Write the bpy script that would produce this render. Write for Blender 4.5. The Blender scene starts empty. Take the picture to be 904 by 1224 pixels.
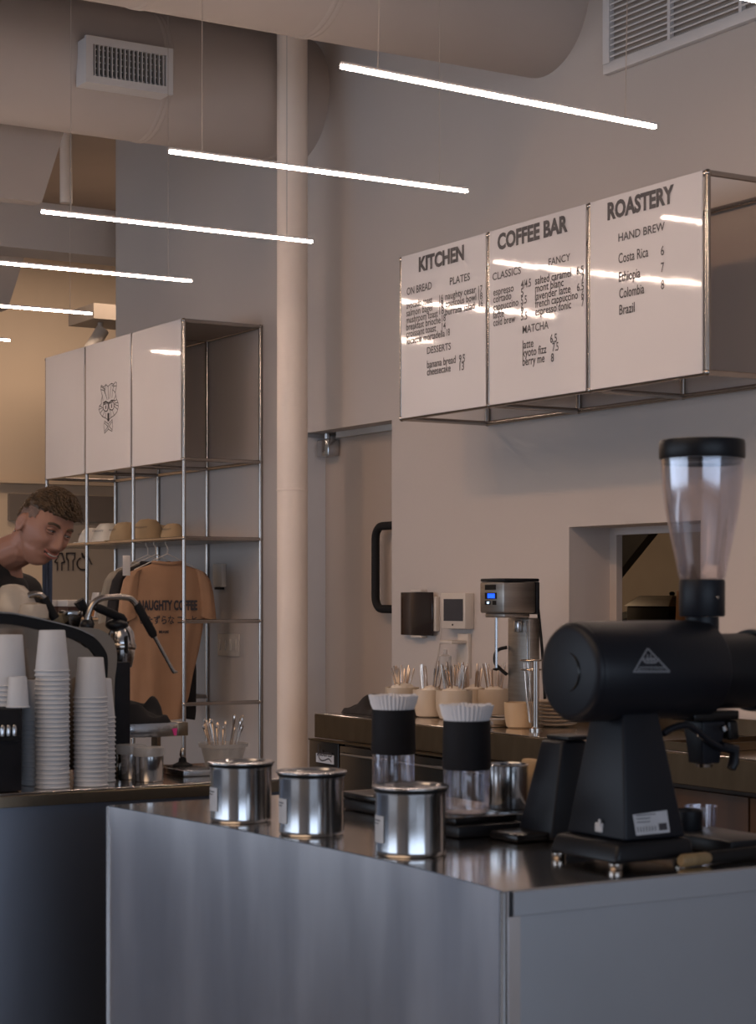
import bpy, bmesh, math, random
from mathutils import Vector, Matrix, noise
random.seed(7)
PI = math.pi
S = bpy.context.scene
C = S.collection
# ------------------------------------------------------------------ camera
FP, CX, HY, EYE = 2276.0, 452.0, 714.0, 1.45
TH = math.radians(31.27)
FW = Vector((math.sin(TH), math.cos(TH), 0)); RT = Vector((math.cos(TH), -math.sin(TH), 0))
cd = bpy.data.cameras.new('camera'); cam = bpy.data.objects.new('camera', cd); C.objects.link(cam)
cam.location = (0, 0, EYE); cam.rotation_euler = (PI/2, 0, -TH)
cd.sensor_fit = 'HORIZONTAL'; cd.sensor_width = 36; cd.lens = 36*FP/904; cd.shift_y = (HY-612)/904
cd.dof.use_dof = True; cd.dof.focus_distance = 8.6; cd.dof.aperture_fstop = 11
S.camera = cam
# ------------------------------------------------------------------ world, light, exposure
S.view_settings.view_transform = 'Standard'; S.view_settings.look = 'None'
S.view_settings.exposure = 0.0; S.view_settings.gamma = 1.0
w = bpy.data.worlds.new('world'); S.world = w; w.use_nodes = True
w.node_tree.nodes['Background'].inputs[0].default_value = (.62, .74, 1, 1)
w.node_tree.nodes['Background'].inputs[1].default_value = .5
def area(name, loc, rot, sx, sy, power, col):
    l = bpy.data.lights.new(name, 'AREA'); l.shape = 'RECTANGLE'; l.size = sx; l.size_y = sy; l.energy = power; l.color = col
    o = bpy.data.objects.new(name, l); C.objects.link(o); o.location = loc; o.rotation_euler = rot; return o
area('window_daylight', (.1, -4.85, 1.75), (PI/2, 0, 0), 7.8, 2.2, 125, (.66, .80, 1))       # rear shop windows, facing +Y
area('window_daylight', (-5.85, 7.4, 1.75), (PI/2, 0, -PI/2), 11.6, 2.2, 180, (.72, .84, 1))      # side shop windows, facing +X
area('back_room_fill', (5.9, 12.9, 4.3), (0, 0, 0), 1.4, 1.0, 62, (1, .74, .54))  # added fill, unseen, brightens the recess and far wall
area('kitchen_fill', (5.35, 9.6, 2.75), (0, 0, 0), .8, .8, 22, (1, .72, .45))  # added unseen fill that brightens the kitchen wall behind the hatch
area('seating_fill', (-1.5, 3.0, 4.3), (0, 0, 0), 3.5, 6.0, 105, (1, .70, .46))      # added warm fill above the seating area, no lamp seen there
def spot(name, loc, aim, power, col, ang):
    l = bpy.data.lights.new(name, 'SPOT'); l.energy = power; l.color = col; l.spot_size = math.radians(ang); l.spot_blend = 1; l.shadow_soft_size = .12
    o = bpy.data.objects.new(name, l); C.objects.link(o); o.location = loc
    o.rotation_euler = (Vector(aim)-Vector(loc)).to_track_quat('-Z', 'Y').to_euler(); return o
spot('back_wall_fill_spot', (1.6, 12.5, 4.2), (2.9, 15, 2.3), 280, (1, .68, .44), 110)  # added unseen spot, washes the far wall brighter
for y_, a_, p_ in ((3.6, 4.6, 88), (5.4, 6.3, 88), (7.4, 8.2, 70), (9.0, 9.7, 44)):                       # warm ceiling track spots washing the right wall
    spot('track_spot_light', (.9, y_, 4.5), (4.71, a_, 1.15), p_, (1, .54, .28), 62)
LED = 62
# ------------------------------------------------------------------ helpers
def ray(px, py):
    r = (px-CX)/FP
    return FW + RT*r + Vector((0, 0, (HY-py)/FP))
O = Vector((0, 0, EYE))
def at_t(px, py, t): return O + ray(px, py)*t
def on_x(px, py, X): d = ray(px, py); return O + d*(X/d.x)
def on_y(px, py, Y): d = ray(px, py); return O + d*(Y/d.y)
def on_z(px, py, Z): d = ray(px, py); return O + d*((Z-EYE)/d.z)
TOP = .95
def srgb(r, g, b): return tuple(((c/255)/12.92 if c/255 <= .04045 else ((c/255+.055)/1.055)**2.4) for c in (r, g, b))
def mat(name, col, rough=.5, metal=0, noise_amt=0, nscale=6, bump=0, bscale=40, emit=0, trans=0, spec=None, stretch=None, coat=0, ior=None, rvar=0, alpha=None, sss=0):
    m = bpy.data.materials.new(name); m.use_nodes = True; nt = m.node_tree; n = nt.nodes; b = n['Principled BSDF']
    b.inputs['Base Color'].default_value = (*col, 1); b.inputs['Roughness'].default_value = rough; b.inputs['Metallic'].default_value = metal
    if spec is not None: b.inputs['Specular IOR Level'].default_value = spec
    if coat: b.inputs['Coat Weight'].default_value = coat; b.inputs['Coat Roughness'].default_value = .05
    if ior: b.inputs['IOR'].default_value = ior
    if trans: b.inputs['Transmission Weight'].default_value = trans
    if sss: b.inputs['Subsurface Weight'].default_value = sss; b.inputs['Subsurface Radius'].default_value = (.02, .008, .004); b.inputs['Subsurface Scale'].default_value = .5
    if alpha is not None: b.inputs['Alpha'].default_value = alpha
    if emit: b.inputs['Emission Color'].default_value = (*col, 1); b.inputs['Emission Strength'].default_value = emit
    tc = n.new('ShaderNodeTexCoord'); mp = n.new('ShaderNodeMapping'); nt.links.new(tc.outputs['Object'], mp.inputs[0])
    if stretch: mp.inputs['Scale'].default_value = stretch
    if noise_amt:
        t = n.new('ShaderNodeTexNoise'); t.inputs['Scale'].default_value = nscale; t.inputs['Detail'].default_value = 5
        nt.links.new(mp.outputs[0], t.inputs[0])
        r = n.new('ShaderNodeMapRange'); r.inputs[1].default_value = .3; r.inputs[2].default_value = .7
        r.inputs[3].default_value = 1-noise_amt; r.inputs[4].default_value = 1+noise_amt; nt.links.new(t.outputs[0], r.inputs[0])
        mx = n.new('ShaderNodeVectorMath'); mx.operation = 'SCALE'; mx.inputs[0].default_value = col
        nt.links.new(r.outputs[0], mx.inputs['Scale']); nt.links.new(mx.outputs[0], b.inputs['Base Color'])
        if rvar:
            r2 = n.new('ShaderNodeMapRange'); r2.inputs[1].default_value = .3; r2.inputs[2].default_value = .7
            r2.inputs[3].default_value = max(.02, rough-rvar); r2.inputs[4].default_value = rough+rvar
            nt.links.new(t.outputs[0], r2.inputs[0]); nt.links.new(r2.outputs[0], b.inputs['Roughness'])
    if bump:
        t = n.new('ShaderNodeTexNoise'); t.inputs['Scale'].default_value = bscale; t.inputs['Detail'].default_value = 4
        nt.links.new(mp.outputs[0], t.inputs[0]); bp = n.new('ShaderNodeBump'); bp.inputs['Strength'].default_value = 1
        bp.inputs['Distance'].default_value = bump; nt.links.new(t.outputs[0], bp.inputs['Height']); nt.links.new(bp.outputs[0], b.inputs['Normal'])
    return m
M = {}
M['wall'] = mat('wall_paint', (.50, .45, .42), .7, noise_amt=.03, nscale=1.2, bump=.0006, bscale=60)
M['far_wall'] = mat('far_wall_paint', (.62, .50, .38), .75, noise_amt=.03, nscale=1.2)
M['ceiling'] = mat('ceiling_paint', (.40, .35, .32), .8, noise_amt=.04, nscale=2)
M['duct'] = mat('painted_duct', (.47, .41, .375), .6, noise_amt=.04, nscale=2, bump=.001, bscale=8)
M['floor'] = mat('concrete_floor', (.22, .21, .20), .35, noise_amt=.15, nscale=2)
M['column'] = mat('column_paint', (.84, .71, .61), .5, noise_amt=.05, nscale=3, bump=.001, bscale=12)
M['vent'] = mat('white_vent', (.62, .60, .60), .5, noise_amt=.02)
M['dark'] = mat('dark_void', (.02, .018, .017), .8, noise_amt=.1)
M['steel'] = mat('brushed_steel', (.86, .84, .85), .34, 1, noise_amt=.08, nscale=3, stretch=(2.2, 2.2, .45), bump=.0012, bscale=2.2, rvar=.05)
M['steel_top'] = mat('counter_top_steel', (.74, .69, .64), .13, 1, noise_amt=.06, nscale=5, bump=.0003, bscale=6)
M['steel_side'] = mat('matte_steel', (.60, .64, .70), .45, 1, noise_amt=.08, nscale=1.5, bump=.001, bscale=2)
M['steel_shaded'] = mat('shaded_steel_front', (.24, .26, .31), .42, 1, noise_amt=.10, nscale=1.2, stretch=(2, 2, .5), bump=.001, bscale=2)  # shadow and reflections on the counter front are put into this dark colour
M['chrome'] = mat('chrome_tube', (.42, .38, .345), .22, 1, noise_amt=.03)
M['polished'] = mat('polished_steel', (.54, .54, .55), .16, 1, noise_amt=.03, bump=.0004, bscale=14, stretch=(4, 4, .1))
M['machine'] = mat('machine_mirror_steel', (.36, .295, .24), .16, 1, noise_amt=.05)
M['brass'] = mat('warm_steel_edge', (.30, .235, .165), .30, 1, noise_amt=.08, stretch=(1, 1, 3))
M['emblem'] = mat('grey_emblem_print', (.17, .18, .20), .5, noise_amt=.1)
M['bronze'] = mat('dark_bronze_steel', (.155, .110, .068), .34, 1, noise_amt=.12, stretch=(1, 3, 1))
M['panel'] = mat('gloss_white_panel', (.68, .66, .67), .06, noise_amt=.015, nscale=2, bump=.0022, bscale=2.4, coat=.4)
M['ink'] = mat('black_lettering', (.035, .03, .035), .5, noise_amt=.1)
M['ink_board'] = mat('grey_lettering', (.06, .055, .06), .5, noise_amt=.1)
M['black'] = mat('black_paint', (.007, .0075, .010), .38, noise_amt=.15, nscale=12, spec=.28)
M['black_gloss'] = mat('black_gloss', (.008, .007, .007), .22, noise_amt=.1, spec=.3)
M['black_matte'] = mat('black_matte', (.008, .008, .011), .65, noise_amt=.2, nscale=20, spec=.25)
M['grinder'] = mat('navy_black_enamel', (.0065, .0080, .013), .42, noise_amt=.12, nscale=10, bump=.0002, bscale=200, spec=.30)
M['rubber'] = mat('rubber', (.009, .0085, .009), .7, noise_amt=.2, spec=.25)
M['white_cup'] = mat('white_paper_cup', (.56, .56, .58), .5, noise_amt=.02, nscale=20)
M['label'] = mat('white_label', (.48, .50, .54), .55, noise_amt=.06, nscale=30)
M['filter'] = mat('filter_paper', (.78, .78, .82), .8, noise_amt=.03, sss=0)
M['ceramic'] = mat('beige_ceramic', (.52, .43, .33), .4, noise_amt=.05, nscale=8)
M['ceramic_warm'] = mat('yellow_beige_ceramic', (.50, .36, .22), .45, noise_amt=.06, nscale=8)
M['ceramic_gloss'] = mat('glossy_beige_ceramic', (.45, .38, .31), .2, noise_amt=.04, nscale=8)
M['tissue'] = mat('tissue', (.66, .60, .52), .8, noise_amt=.05)
M['silver'] = mat('cutlery_steel', (.72, .62, .54), .22, 1, noise_amt=.05)
M['machine_grey'] = mat('mixer_steel', (.36, .33, .30), .38, 1, noise_amt=.12, nscale=5, stretch=(1, 1, 14))
M['door'] = mat('grey_door', (.40, .33, .28), .45, noise_amt=.03, nscale=1.5)
M['shirt_tan'] = mat('tan_cotton', (.37, .205, .115), .9, noise_amt=.06, nscale=9, bump=.0006, bscale=300)
M['shirt_black'] = mat('black_cotton', (.016, .013, .013), .9, noise_amt=.2)
M['shirt_grey'] = mat('grey_cotton', (.26, .22, .17), .9, noise_amt=.08)
M['skin'] = mat('skin', (.34, .155, .098), .5, noise_amt=.03, nscale=25, sss=.04, bump=.0002, bscale=120)
M['hair'] = mat('brown_hair', (.085, .046, .020), .6, noise_amt=.5, nscale=45)
M['fade'] = mat('shaved_hair', (.17, .105, .08), .7, noise_amt=.25, nscale=70)
M['tee'] = mat('black_tee', (.018, .014, .013), .9, noise_amt=.2, nscale=8, bump=.0015, bscale=12)
M['jeans'] = mat('dark_jeans', (.02, .024, .04), .9, noise_amt=.2)
M['eye'] = mat('eye_white', (.42, .36, .33), .3, noise_amt=.02)
M['iris'] = mat('iris', (.02, .012, .008), .2, noise_amt=.05)
M['lip'] = mat('lips', (.36, .12, .085), .45, noise_amt=.06)
M['mouth'] = mat('mouth_inside', (.05, .014, .010), .5, noise_amt=.1)
M['teeth'] = mat('teeth', (.55, .47, .40), .35, noise_amt=.02)
M['cap_white'] = mat('cream_cap_cotton', (.70, .64, .55), .9, noise_amt=.03)
M['cap_tan'] = mat('tan_cap_cotton', (.36, .25, .14), .9, noise_amt=.06)
M['wood'] = mat('dark_walnut', (.060, .030, .015), .45, noise_amt=.30, nscale=3, stretch=(1, 3, .4))
M['lightwood'] = mat('light_wood', (.24, .165, .08), .5, noise_amt=.15, nscale=10, stretch=(6, 1, 1))
M['kraft'] = mat('kraft_paper', (.42, .28, .15), .8, noise_amt=.05)
M['box_brown'] = mat('brown_box', (.06, .025, .018), .6, noise_amt=.1)
M['box_white'] = mat('white_box', (.62, .57, .53), .6, noise_amt=.03)
M['orange'] = mat('orange_plastic', (.45, .16, .03), .5, noise_amt=.05)
M['blue_cloth'] = mat('blue_grey_cloth', (.06, .075, .115), .9, noise_amt=.1)
M['grey_panel'] = mat('grey_panel', (.17, .145, .13), .5, noise_amt=.04)
M['grey_wall'] = mat('grey_wall', (.30, .255, .22), .6, noise_amt=.03)
M['plastic_white'] = mat('white_plastic', (.55, .50, .45), .4, noise_amt=.03)
M['screen'] = mat('dark_screen', (.020, .013, .012), .12, noise_amt=.1)
M['screen_grey'] = mat('grey_screen', (.045, .045, .055), .15, noise_amt=.1)
M['lcd'] = mat('blue_lcd', (.01, .09, 1), .3, emit=1.6, noise_amt=0)
M['lcd_dot'] = mat('white_indicator', (.5, .7, 1), .3, emit=2.0)
M['led'] = mat('led_diffuser', (1, .76, .60), .4, emit=LED)
M['wire'] = mat('steel_wire', (.45, .40, .36), .4, .6)
M['pink'] = mat('pink_reflection_paint', (.8, .05, .28), .5)  # flat pink standing for a reflection in the steel shelf
M['window_frame'] = mat('window_frame', (.05, .05, .05), .5)
def glass(name, col, rough=.02, ior=1.45, tint=.5):
    # thin-walled clear shell: mostly transparent with glossy sheen
    m = bpy.data.materials.new(name); m.use_nodes = True; nt = m.node_tree; n = nt.nodes; n.remove(n['Principled BSDF'])
    out = n['Material Output']; tr = n.new('ShaderNodeBsdfTransparent'); tr.inputs[0].default_value = (*col, 1)
    gl = n.new('ShaderNodeBsdfGlossy'); gl.inputs['Roughness'].default_value = rough; gl.inputs[0].default_value = (.9, .92, 1, 1)
    lw = n.new('ShaderNodeLayerWeight'); lw.inputs[0].default_value = tint
    mr = n.new('ShaderNodeMapRange'); mr.inputs[3].default_value = .10; mr.inputs[4].default_value = .75
    nt.links.new(lw.outputs['Facing'], mr.inputs[0]); mx = n.new('ShaderNodeMixShader')
    nt.links.new(mr.outputs[0], mx.inputs[0]); nt.links.new(tr.outputs[0], mx.inputs[1]); nt.links.new(gl.outputs[0], mx.inputs[2])
    nt.links.new(mx.outputs[0], out.inputs[0]); return m
M['glass'] = glass('clear_glass', (.96, .95, .95), .05, tint=.35)
M['smoke_glass'] = glass('hopper_plastic', (.94, .92, .93), .12, tint=.28)
M['frost'] = mat('frosted_plastic', (.50, .49, .48), .35, alpha=.50, noise_amt=.04)

origin = {}
def finish(me, sharp=35):
    for p in me.polygons: p.use_smooth = True
    me.set_sharp_from_angle(angle=math.radians(sharp))
def link_mesh(name, bm, m, org, sharp=35):
    me = bpy.data.meshes.new(name)
    bmesh.ops.translate(bm, verts=bm.verts, vec=-Vector(org)); bm.normal_update()
    bm.to_mesh(me); bm.free(); me.materials.append(M[m]); finish(me, sharp)
    o = bpy.data.objects.new(name, me); C.objects.link(o); return o
def tag(o, label, cat, group=None):
    o['label'] = label; o['category'] = cat
    if group: o['group'] = group
    return o
def thing(name, label, cat, loc, group=None):
    o = bpy.data.objects.new(name, None); C.objects.link(o); o.location = loc; o.empty_display_size = .05
    origin[o.name] = Vector(loc); return tag(o, label, cat, group)
def part(name, bm, m, parent, label=None, sharp=35):
    org = origin[parent.name]; o = link_mesh(name, bm, m, org, sharp); o.parent = parent; origin[o.name] = org
    if label: o['label'] = label
    return o
def solo(name, bm, m, label, cat, loc, group=None, sharp=35):
    o = link_mesh(name, bm, m, loc, sharp); o.location = loc; origin[o.name] = Vector(loc); return tag(o, label, cat, group)
def struct(name, bm, m, parent=None, sharp=35):
    o = link_mesh(name, bm, m, (0, 0, 0) if not parent else origin[parent.name], sharp)
    if parent: o.parent = parent
    else: o['kind'] = 'structure'
    origin[o.name] = Vector((0, 0, 0)) if not parent else origin[parent.name]
    return o
def dup(root, loc, label=None, rotz=None, group=None):
    def rec(o, par):
        c = o.copy(); C.objects.link(c)
        if par: c.parent = par
        for ch in kids.get(o.name, []): rec(ch, c)
        return c
    kids = {}
    def gather(o):
        kids[o.name] = list(o.children)
        for ch in kids[o.name]: gather(ch)
    gather(root); r = rec(root, None); r.location = loc
    if rotz is not None: r.rotation_euler[2] = rotz
    if label: r['label'] = label
    if group: r['group'] = group
    origin[r.name] = Vector(loc)
    return r
def B(): return bmesh.new()
def box(bm, x0, x1, y0, y1, z0, z1, bev=0, seg=2):
    if x0 > x1: x0, x1 = x1, x0
    if y0 > y1: y0, y1 = y1, y0
    if z0 > z1: z0, z1 = z1, z0
    vs = [bm.verts.new((x, y, z)) for x in (x0, x1) for y in (y0, y1) for z in (z0, z1)]
    fs = [bm.faces.new([vs[i] for i in f]) for f in ((0,1,3,2),(4,6,7,5),(0,4,5,1),(2,3,7,6),(0,2,6,4),(1,5,7,3))]
    if bev:
        es = list({e for f in fs for e in f.edges})
        bmesh.ops.bevel(bm, geom=es, offset=bev, segments=seg, profile=.5, affect='EDGES')
    return bm
def hexa(bm, bot, top, bev=0):
    # bot, top: 4 points each, same winding (ccw from above)
    b = [bm.verts.new(p) for p in bot]; t = [bm.verts.new(p) for p in top]
    fs = [bm.faces.new(b[::-1]), bm.faces.new(t)] + [bm.faces.new((b[i], b[(i+1)%4], t[(i+1)%4], t[i])) for i in range(4)]
    if bev: bmesh.ops.bevel(bm, geom=list({e for f in fs for e in f.edges}), offset=bev, segments=3, profile=.5, affect='EDGES')
    return bm
def ring(bm, c, ax, u, v, r, n): return [bm.verts.new(c + u*(r*math.cos(2*PI*i/n)) + v*(r*math.sin(2*PI*i/n))) for i in range(n)]
def frame_for(d):
    d = d.normalized(); a = Vector((0, 0, 1)) if abs(d.z) < .9 else Vector((1, 0, 0))
    u = d.cross(a).normalized(); return u, d.cross(u).normalized()
def bridge(bm, a, b):
    n = len(a)
    for i in range(n): bm.faces.new((a[i], a[(i+1)%n], b[(i+1)%n], b[i]))
def tube(bm, pts, r, n=10, cap=True):
    pts = [Vector(p) for p in pts]; rs = r if isinstance(r, (list, tuple)) else [r]*len(pts)
    prev = None; first = None; u = None
    for i, p in enumerate(pts):
        d = (pts[min(i+1, len(pts)-1)] - pts[max(i-1, 0)]).normalized()
        if u is None: u, v = frame_for(d)
        else: u = (u - d*u.dot(d)).normalized(); v = d.cross(u).normalized()
        if i == 0: v = d.cross(u).normalized()
        rg = ring(bm, p, d, u, v, rs[i], n)
        if prev: bridge(bm, prev, rg)
        else: first = rg
        prev = rg
    if cap: bm.faces.new(first[::-1]); bm.faces.new(prev)
    return bm
def lathe(bm, prof, c, axis='Z', n=40, caps=True, ndir=None):
    c = Vector(c)
    if axis == 'Z': u, v, d = Vector((1,0,0)), Vector((0,1,0)), Vector((0,0,1))
    elif axis == 'X': u, v, d = Vector((0,1,0)), Vector((0,0,1)), Vector((1,0,0))
    else: u, v, d = Vector((0,0,1)), Vector((1,0,0)), Vector((0,1,0))
    prev = None; first = None
    for r, h in prof:
        rg = ring(bm, c + d*h, d, u, v, max(r, 1e-5), n)
        if prev: bridge(bm, prev, rg)
        else: first = rg
        prev = rg
    if caps: bm.faces.new(first[::-1]); bm.faces.new(prev)
    return bm
def prism(bm, pts, off):
    # pts: list of 3D points (planar polygon), off: extrusion vector
    a = [bm.verts.new(p) for p in pts]; b = [bm.verts.new(Vector(p)+Vector(off)) for p in pts]
    bm.faces.new(a[::-1]); bm.faces.new(b); bridge(bm, a, b); bmesh.ops.recalc_face_normals(bm, faces=bm.faces)
    return bm
def sphere(bm, c, r, sub=2, scale=(1, 1, 1)):
    g = bmesh.ops.create_icosphere(bm, subdivisions=sub, radius=r)
    for v in g['verts']: v.co = Vector((v.co.x*scale[0], v.co.y*scale[1], v.co.z*scale[2])) + Vector(c)
    return bm
def arc(pts, k=6):
    # smooth a polyline (Catmull-Rom)
    P = [Vector(p) for p in pts]; out = []
    for i in range(len(P)-1):
        p0, p1, p2, p3 = P[max(i-1,0)], P[i], P[i+1], P[min(i+2,len(P)-1)]
        for j in range(k):
            t = j/k; out.append(.5*((2*p1)+(p2-p0)*t+(2*p0-5*p1+4*p2-p3)*t*t+(3*p1-p0-3*p2+p3)*t**3))
    out.append(P[-1]); return out
def text_bm(bm, s, org, right, up, height, width=None, bold=.012, extrude=.0006, cap=.72):
    # flat print: lettering of cap height `height`, squeezed to `width`; org = left end of the baseline
    cu = bpy.data.curves.new('t', 'FONT'); cu.body = s; cu.size = 1; cu.offset = bold; cu.extrude = 0; cu.resolution_u = 3
    ob = bpy.data.objects.new('t', cu); C.objects.link(ob)
    dg = bpy.context.evaluated_depsgraph_get(); me = bpy.data.meshes.new_from_object(ob.evaluated_get(dg))
    bpy.data.objects.remove(ob); bpy.data.curves.remove(cu)
    if not me.vertices: return bm
    x0 = min(v.co.x for v in me.vertices); x1 = max(v.co.x for v in me.vertices)
    sy = height/cap; sx = (width/(x1-x0)) if width else sy*.7
    nrm = Vector(right).cross(Vector(up)).normalized()
    t = bmesh.new(); t.from_mesh(me); bpy.data.meshes.remove(me)
    vm = {}
    for v in t.verts: vm[v.index] = bm.verts.new(Vector(org) + Vector(right)*((v.co.x-x0)*sx) + Vector(up)*(v.co.y*sy) + nrm*extrude)
    for f in t.faces:
        try: bm.faces.new([vm[v.index] for v in f.verts])
        except ValueError: pass
    t.free(); return bm
def stroke(bm, pts, w, nrm):
    # thin printed line through pts (3D, on a plane with normal nrm)
    pts = [Vector(p) for p in pts]; nrm = Vector(nrm)
    for a, b in zip(pts, pts[1:]):
        d = (b-a)
        if d.length < 1e-6: continue
        s = d.normalized().cross(nrm)*w/2; e = d.normalized()*w*.3
        bm.faces.new([bm.verts.new(p) for p in (a-s-e, b-s+e, b+s+e, a+s-e)])
    return bm
def evaluated(bm, mods, name='tmp'):
    me = bpy.data.meshes.new(name); bm.to_mesh(me); bm.free(); o = bpy.data.objects.new(name, me); C.objects.link(o)
    mods(o); dg = bpy.context.evaluated_depsgraph_get(); m2 = bpy.data.meshes.new_from_object(o.evaluated_get(dg))
    bpy.data.objects.remove(o); out = bmesh.new(); out.from_mesh(m2); bpy.data.meshes.remove(m2); return out
def remesh(bm, vox, smooth=3):
    def f(o):
        r = o.modifiers.new('r', 'REMESH'); r.mode = 'VOXEL'; r.voxel_size = vox
        if smooth: s = o.modifiers.new('s', 'SMOOTH'); s.iterations = smooth; s.factor = .5
    return evaluated(bm, f)

# ------------------------------------------------------------------ room shell
XW = 4.71
def wall(name, boxes, m='wall', **k):
    bm = B()
    for b in boxes: box(bm, *b)
    return struct(name, bm, m)
struct('floor', box(B(), -6.2, 9, -5.2, 15.4, -.1, 0), 'floor')
struct('ceiling', box(B(), -6.2, 9, -5.2, 15.4, 4.7, 4.8), 'ceiling')
DY0, DY1, DZ = 7.63, 8.50, 2.285
NY0, NY1, NZ0, NZ1 = 5.44, 6.25, 1.22, 1.737
W2 = XW+.23
wall('wall_right', [(XW, W2, -5.2, NY0, 0, 4.7), (XW, W2, NY0, NY1, 0, NZ0), (XW, W2, NY0, NY1, NZ1, 4.7), (XW, W2, NY1, DY0, 0, 4.7),
                    (XW, W2, DY0, DY1, DZ, 4.7), (XW, W2, DY1, 10.87, 0, 4.7)])
wall('wall_far', [(-6.2, 9, 15.0, 15.2, 0, 4.7)], 'far_wall')
wall('wall_left', [(-6.2, -6, -5.2, 1.5, 0, 4.7), (-6.2, -6, 13.3, 15.2, 0, 4.7), (-6.2, -6, 1.5, 13.3, 0, .6), (-6.2, -6, 1.5, 13.3, 2.9, 4.7)])
wall('wall_back', [(-6.2, -3.9, -5.2, -5, 0, 4.7), (4.1, 9, -5.2, -5, 0, 4.7), (-3.9, 4.1, -5.2, -5, 0, .6), (-3.9, 4.1, -5.2, -5, 2.9, 4.7)])
wall('wall_kitchen', [(8.8, 9, -5.2, 15.2, 0, 4.7), (7.6, 7.7, 3, 10.6, 0, 3.0), (W2, 7.7, 3, 3.1, 0, 3.0), (W2, 7.7, 10.6, 10.7, 0, 3.0)], 'grey_wall')
struct('trim_1', box(B(), W2, 7.6, 3.1, 10.6, 2.9, 3.0), 'ceiling')
# shop windows behind and beside the camera (mullions)
for i, (a, horizontal) in enumerate((((-3.9, 4.1), True), ((1.5, 13.3), False))):
    bm = B(); lo, hi = a
    for k in range(5):
        p = lo + (hi-lo)*k/4
        if horizontal: box(bm, p-.03, p+.03, -5.12, -5.06, .6, 2.9)
        else: box(bm, -6.14, -6.08, p-.03, p+.03, .6, 2.9)
    for z in (.63, 2.87):
        if horizontal: box(bm, lo, hi, -5.12, -5.06, z-.03, z+.03)
        else: box(bm, -6.14, -6.08, lo, hi, z-.03, z+.03)
    struct('window_%d' % (i+1), bm, 'window_frame')
# niche frame
bm = B(); a = W2-.02
box(bm, a, a+.03, NY1-.045, NY1+.02, NZ0, NZ1); box(bm, a, a+.03, NY0-.02, NY0+.035, NZ0, NZ1)
box(bm, a, a+.03, NY0+.035, NY1-.045, NZ1-.03, NZ1); struct('trim_2', bm, 'wall')
# door: grey slab deep in its opening, bright edge, closer
d = struct('door_1', box(B(), XW+.13, XW+.18, DY0-.0, DY1, .01, DZ-.015), 'door')
bm = B(); h0 = on_x(459, 629, XW+.06)
def loop_handle():
    X = XW+.065
    a = on_x(484, 629, X); b = on_x(450, 636, X); c = on_x(450, 726, X)
    y1 = on_x(449, 640, X).y; y0 = y1-.20; z1 = 1.79; z0 = 1.385; z1 = on_x(455, 629, X).z; z0 = on_x(455, 728, X).z; r = .06
    pts = [(XW+.125, y0, z1), (X, y0+.0, z1)]
    pts += [(X, y1-r+r*math.sin(t), z1-r+r*math.cos(t)) for t in [k*PI/12 for k in range(7)]]
    pts += [(X, y1-r+r*math.cos(t), z0+r-r*math.sin(t)) for t in [k*PI/12 for k in range(7)]]
    pts += [(X, y0, z0), (XW+.125, y0, z0)]
    return tube(B(), pts, .020, 12)
part('door_handle', loop_handle(), 'rubber', d, 'black loop pull handle')
bm = B(); box(bm, XW+.06, XW+.128, DY1-.16, DY1-.04, DZ-.12, DZ-.035, .006); tube(bm, [(XW+.09, DY1-.1, DZ-.03), (XW+.09, DY1-.1, DZ-.004)], .018)
part('door_closer', bm, 'polished', d, 'silver door closer bracket')
struct('trim_3', box(B(), XW+.02, XW+.14, DY1-.012, DY1-.002, 0, DZ-.02), 'vent')
struct('trim_4', box(B(), XW+.10, XW+.13, DY0, DY1-.17, DZ-.03, DZ), 'plastic_white')
# column
bm = B(); cp = at_t(349.5, 900, 9.25); CC = (cp.x, cp.y)
lathe(bm, [(.0745, 0), (.0745, 1.965), (.0765, 1.967), (.0765, 1.973), (.0745, 1.975), (.0745, 4.7)], (cp.x, cp.y, 0), n=36)
struct('trim_5', bm, 'column')
# ceiling baffles with slanted ends
for (Y, pb, pt, dy, nm) in ((8.9, (50, 242), (79, 150), .10, 'trim_6'), (11.7, (9, 370), (31, 301), .12, 'trim_7')):
    b_ = on_y(*pb, Y); t_ = on_y(*pt, Y)
    struct(nm, prism(B(), [(-5.9, Y, b_.z), (b_.x, Y, b_.z), (t_.x, Y, t_.z), (-5.9, Y, t_.z)], (0, dy, 0)), 'ceiling')
# deep recess beyond the end of the right wall
a = on_y(60, 243, 11.2); b = on_y(60, 300, 11.2); bm = B(); box(bm, -5.9, 8.7, 11.2, 11.5, b.z, a.z); struct('trim_8', bm, 'wall')
a = on_y(112, 362, 13.4); b = on_y(145, 383, 13.4); struct('trim_12', box(B(), a.x, 8.6, 13.4, 13.9, b.z, a.z), 'grey_wall')
a = on_y(120, 383.5, 13.6); p0 = on_y(120, 397, 13.6); p1 = on_y(104, 424, 13.6)
t = thing('track_spotlight', 'white cylindrical spotlight hanging above the left logo panels', 'spotlight', tuple(p0))
part('stem', tube(B(), [(a.x, 13.6, a.z), (a.x, 13.6, p0.z)], .022, 8), 'plastic_white', t); part('lamp_body', tube(B(), [p0+Vector((.02, 0, .02)), p1], .052, 18), 'plastic_white', t)
pp = on_y(79, 243, 11.0); pz = on_y(79, 243, 11.0).z
solo('ceiling_pipe', tube(B(), [(pp.x, 11.0, pz), (pp.x, 11.0, 4.695)], .038, 16), 'column', 'pale vertical pipe between the slanted ceiling baffle and the dark recess', 'pipe', (pp.x, 11.0, pz))
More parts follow.
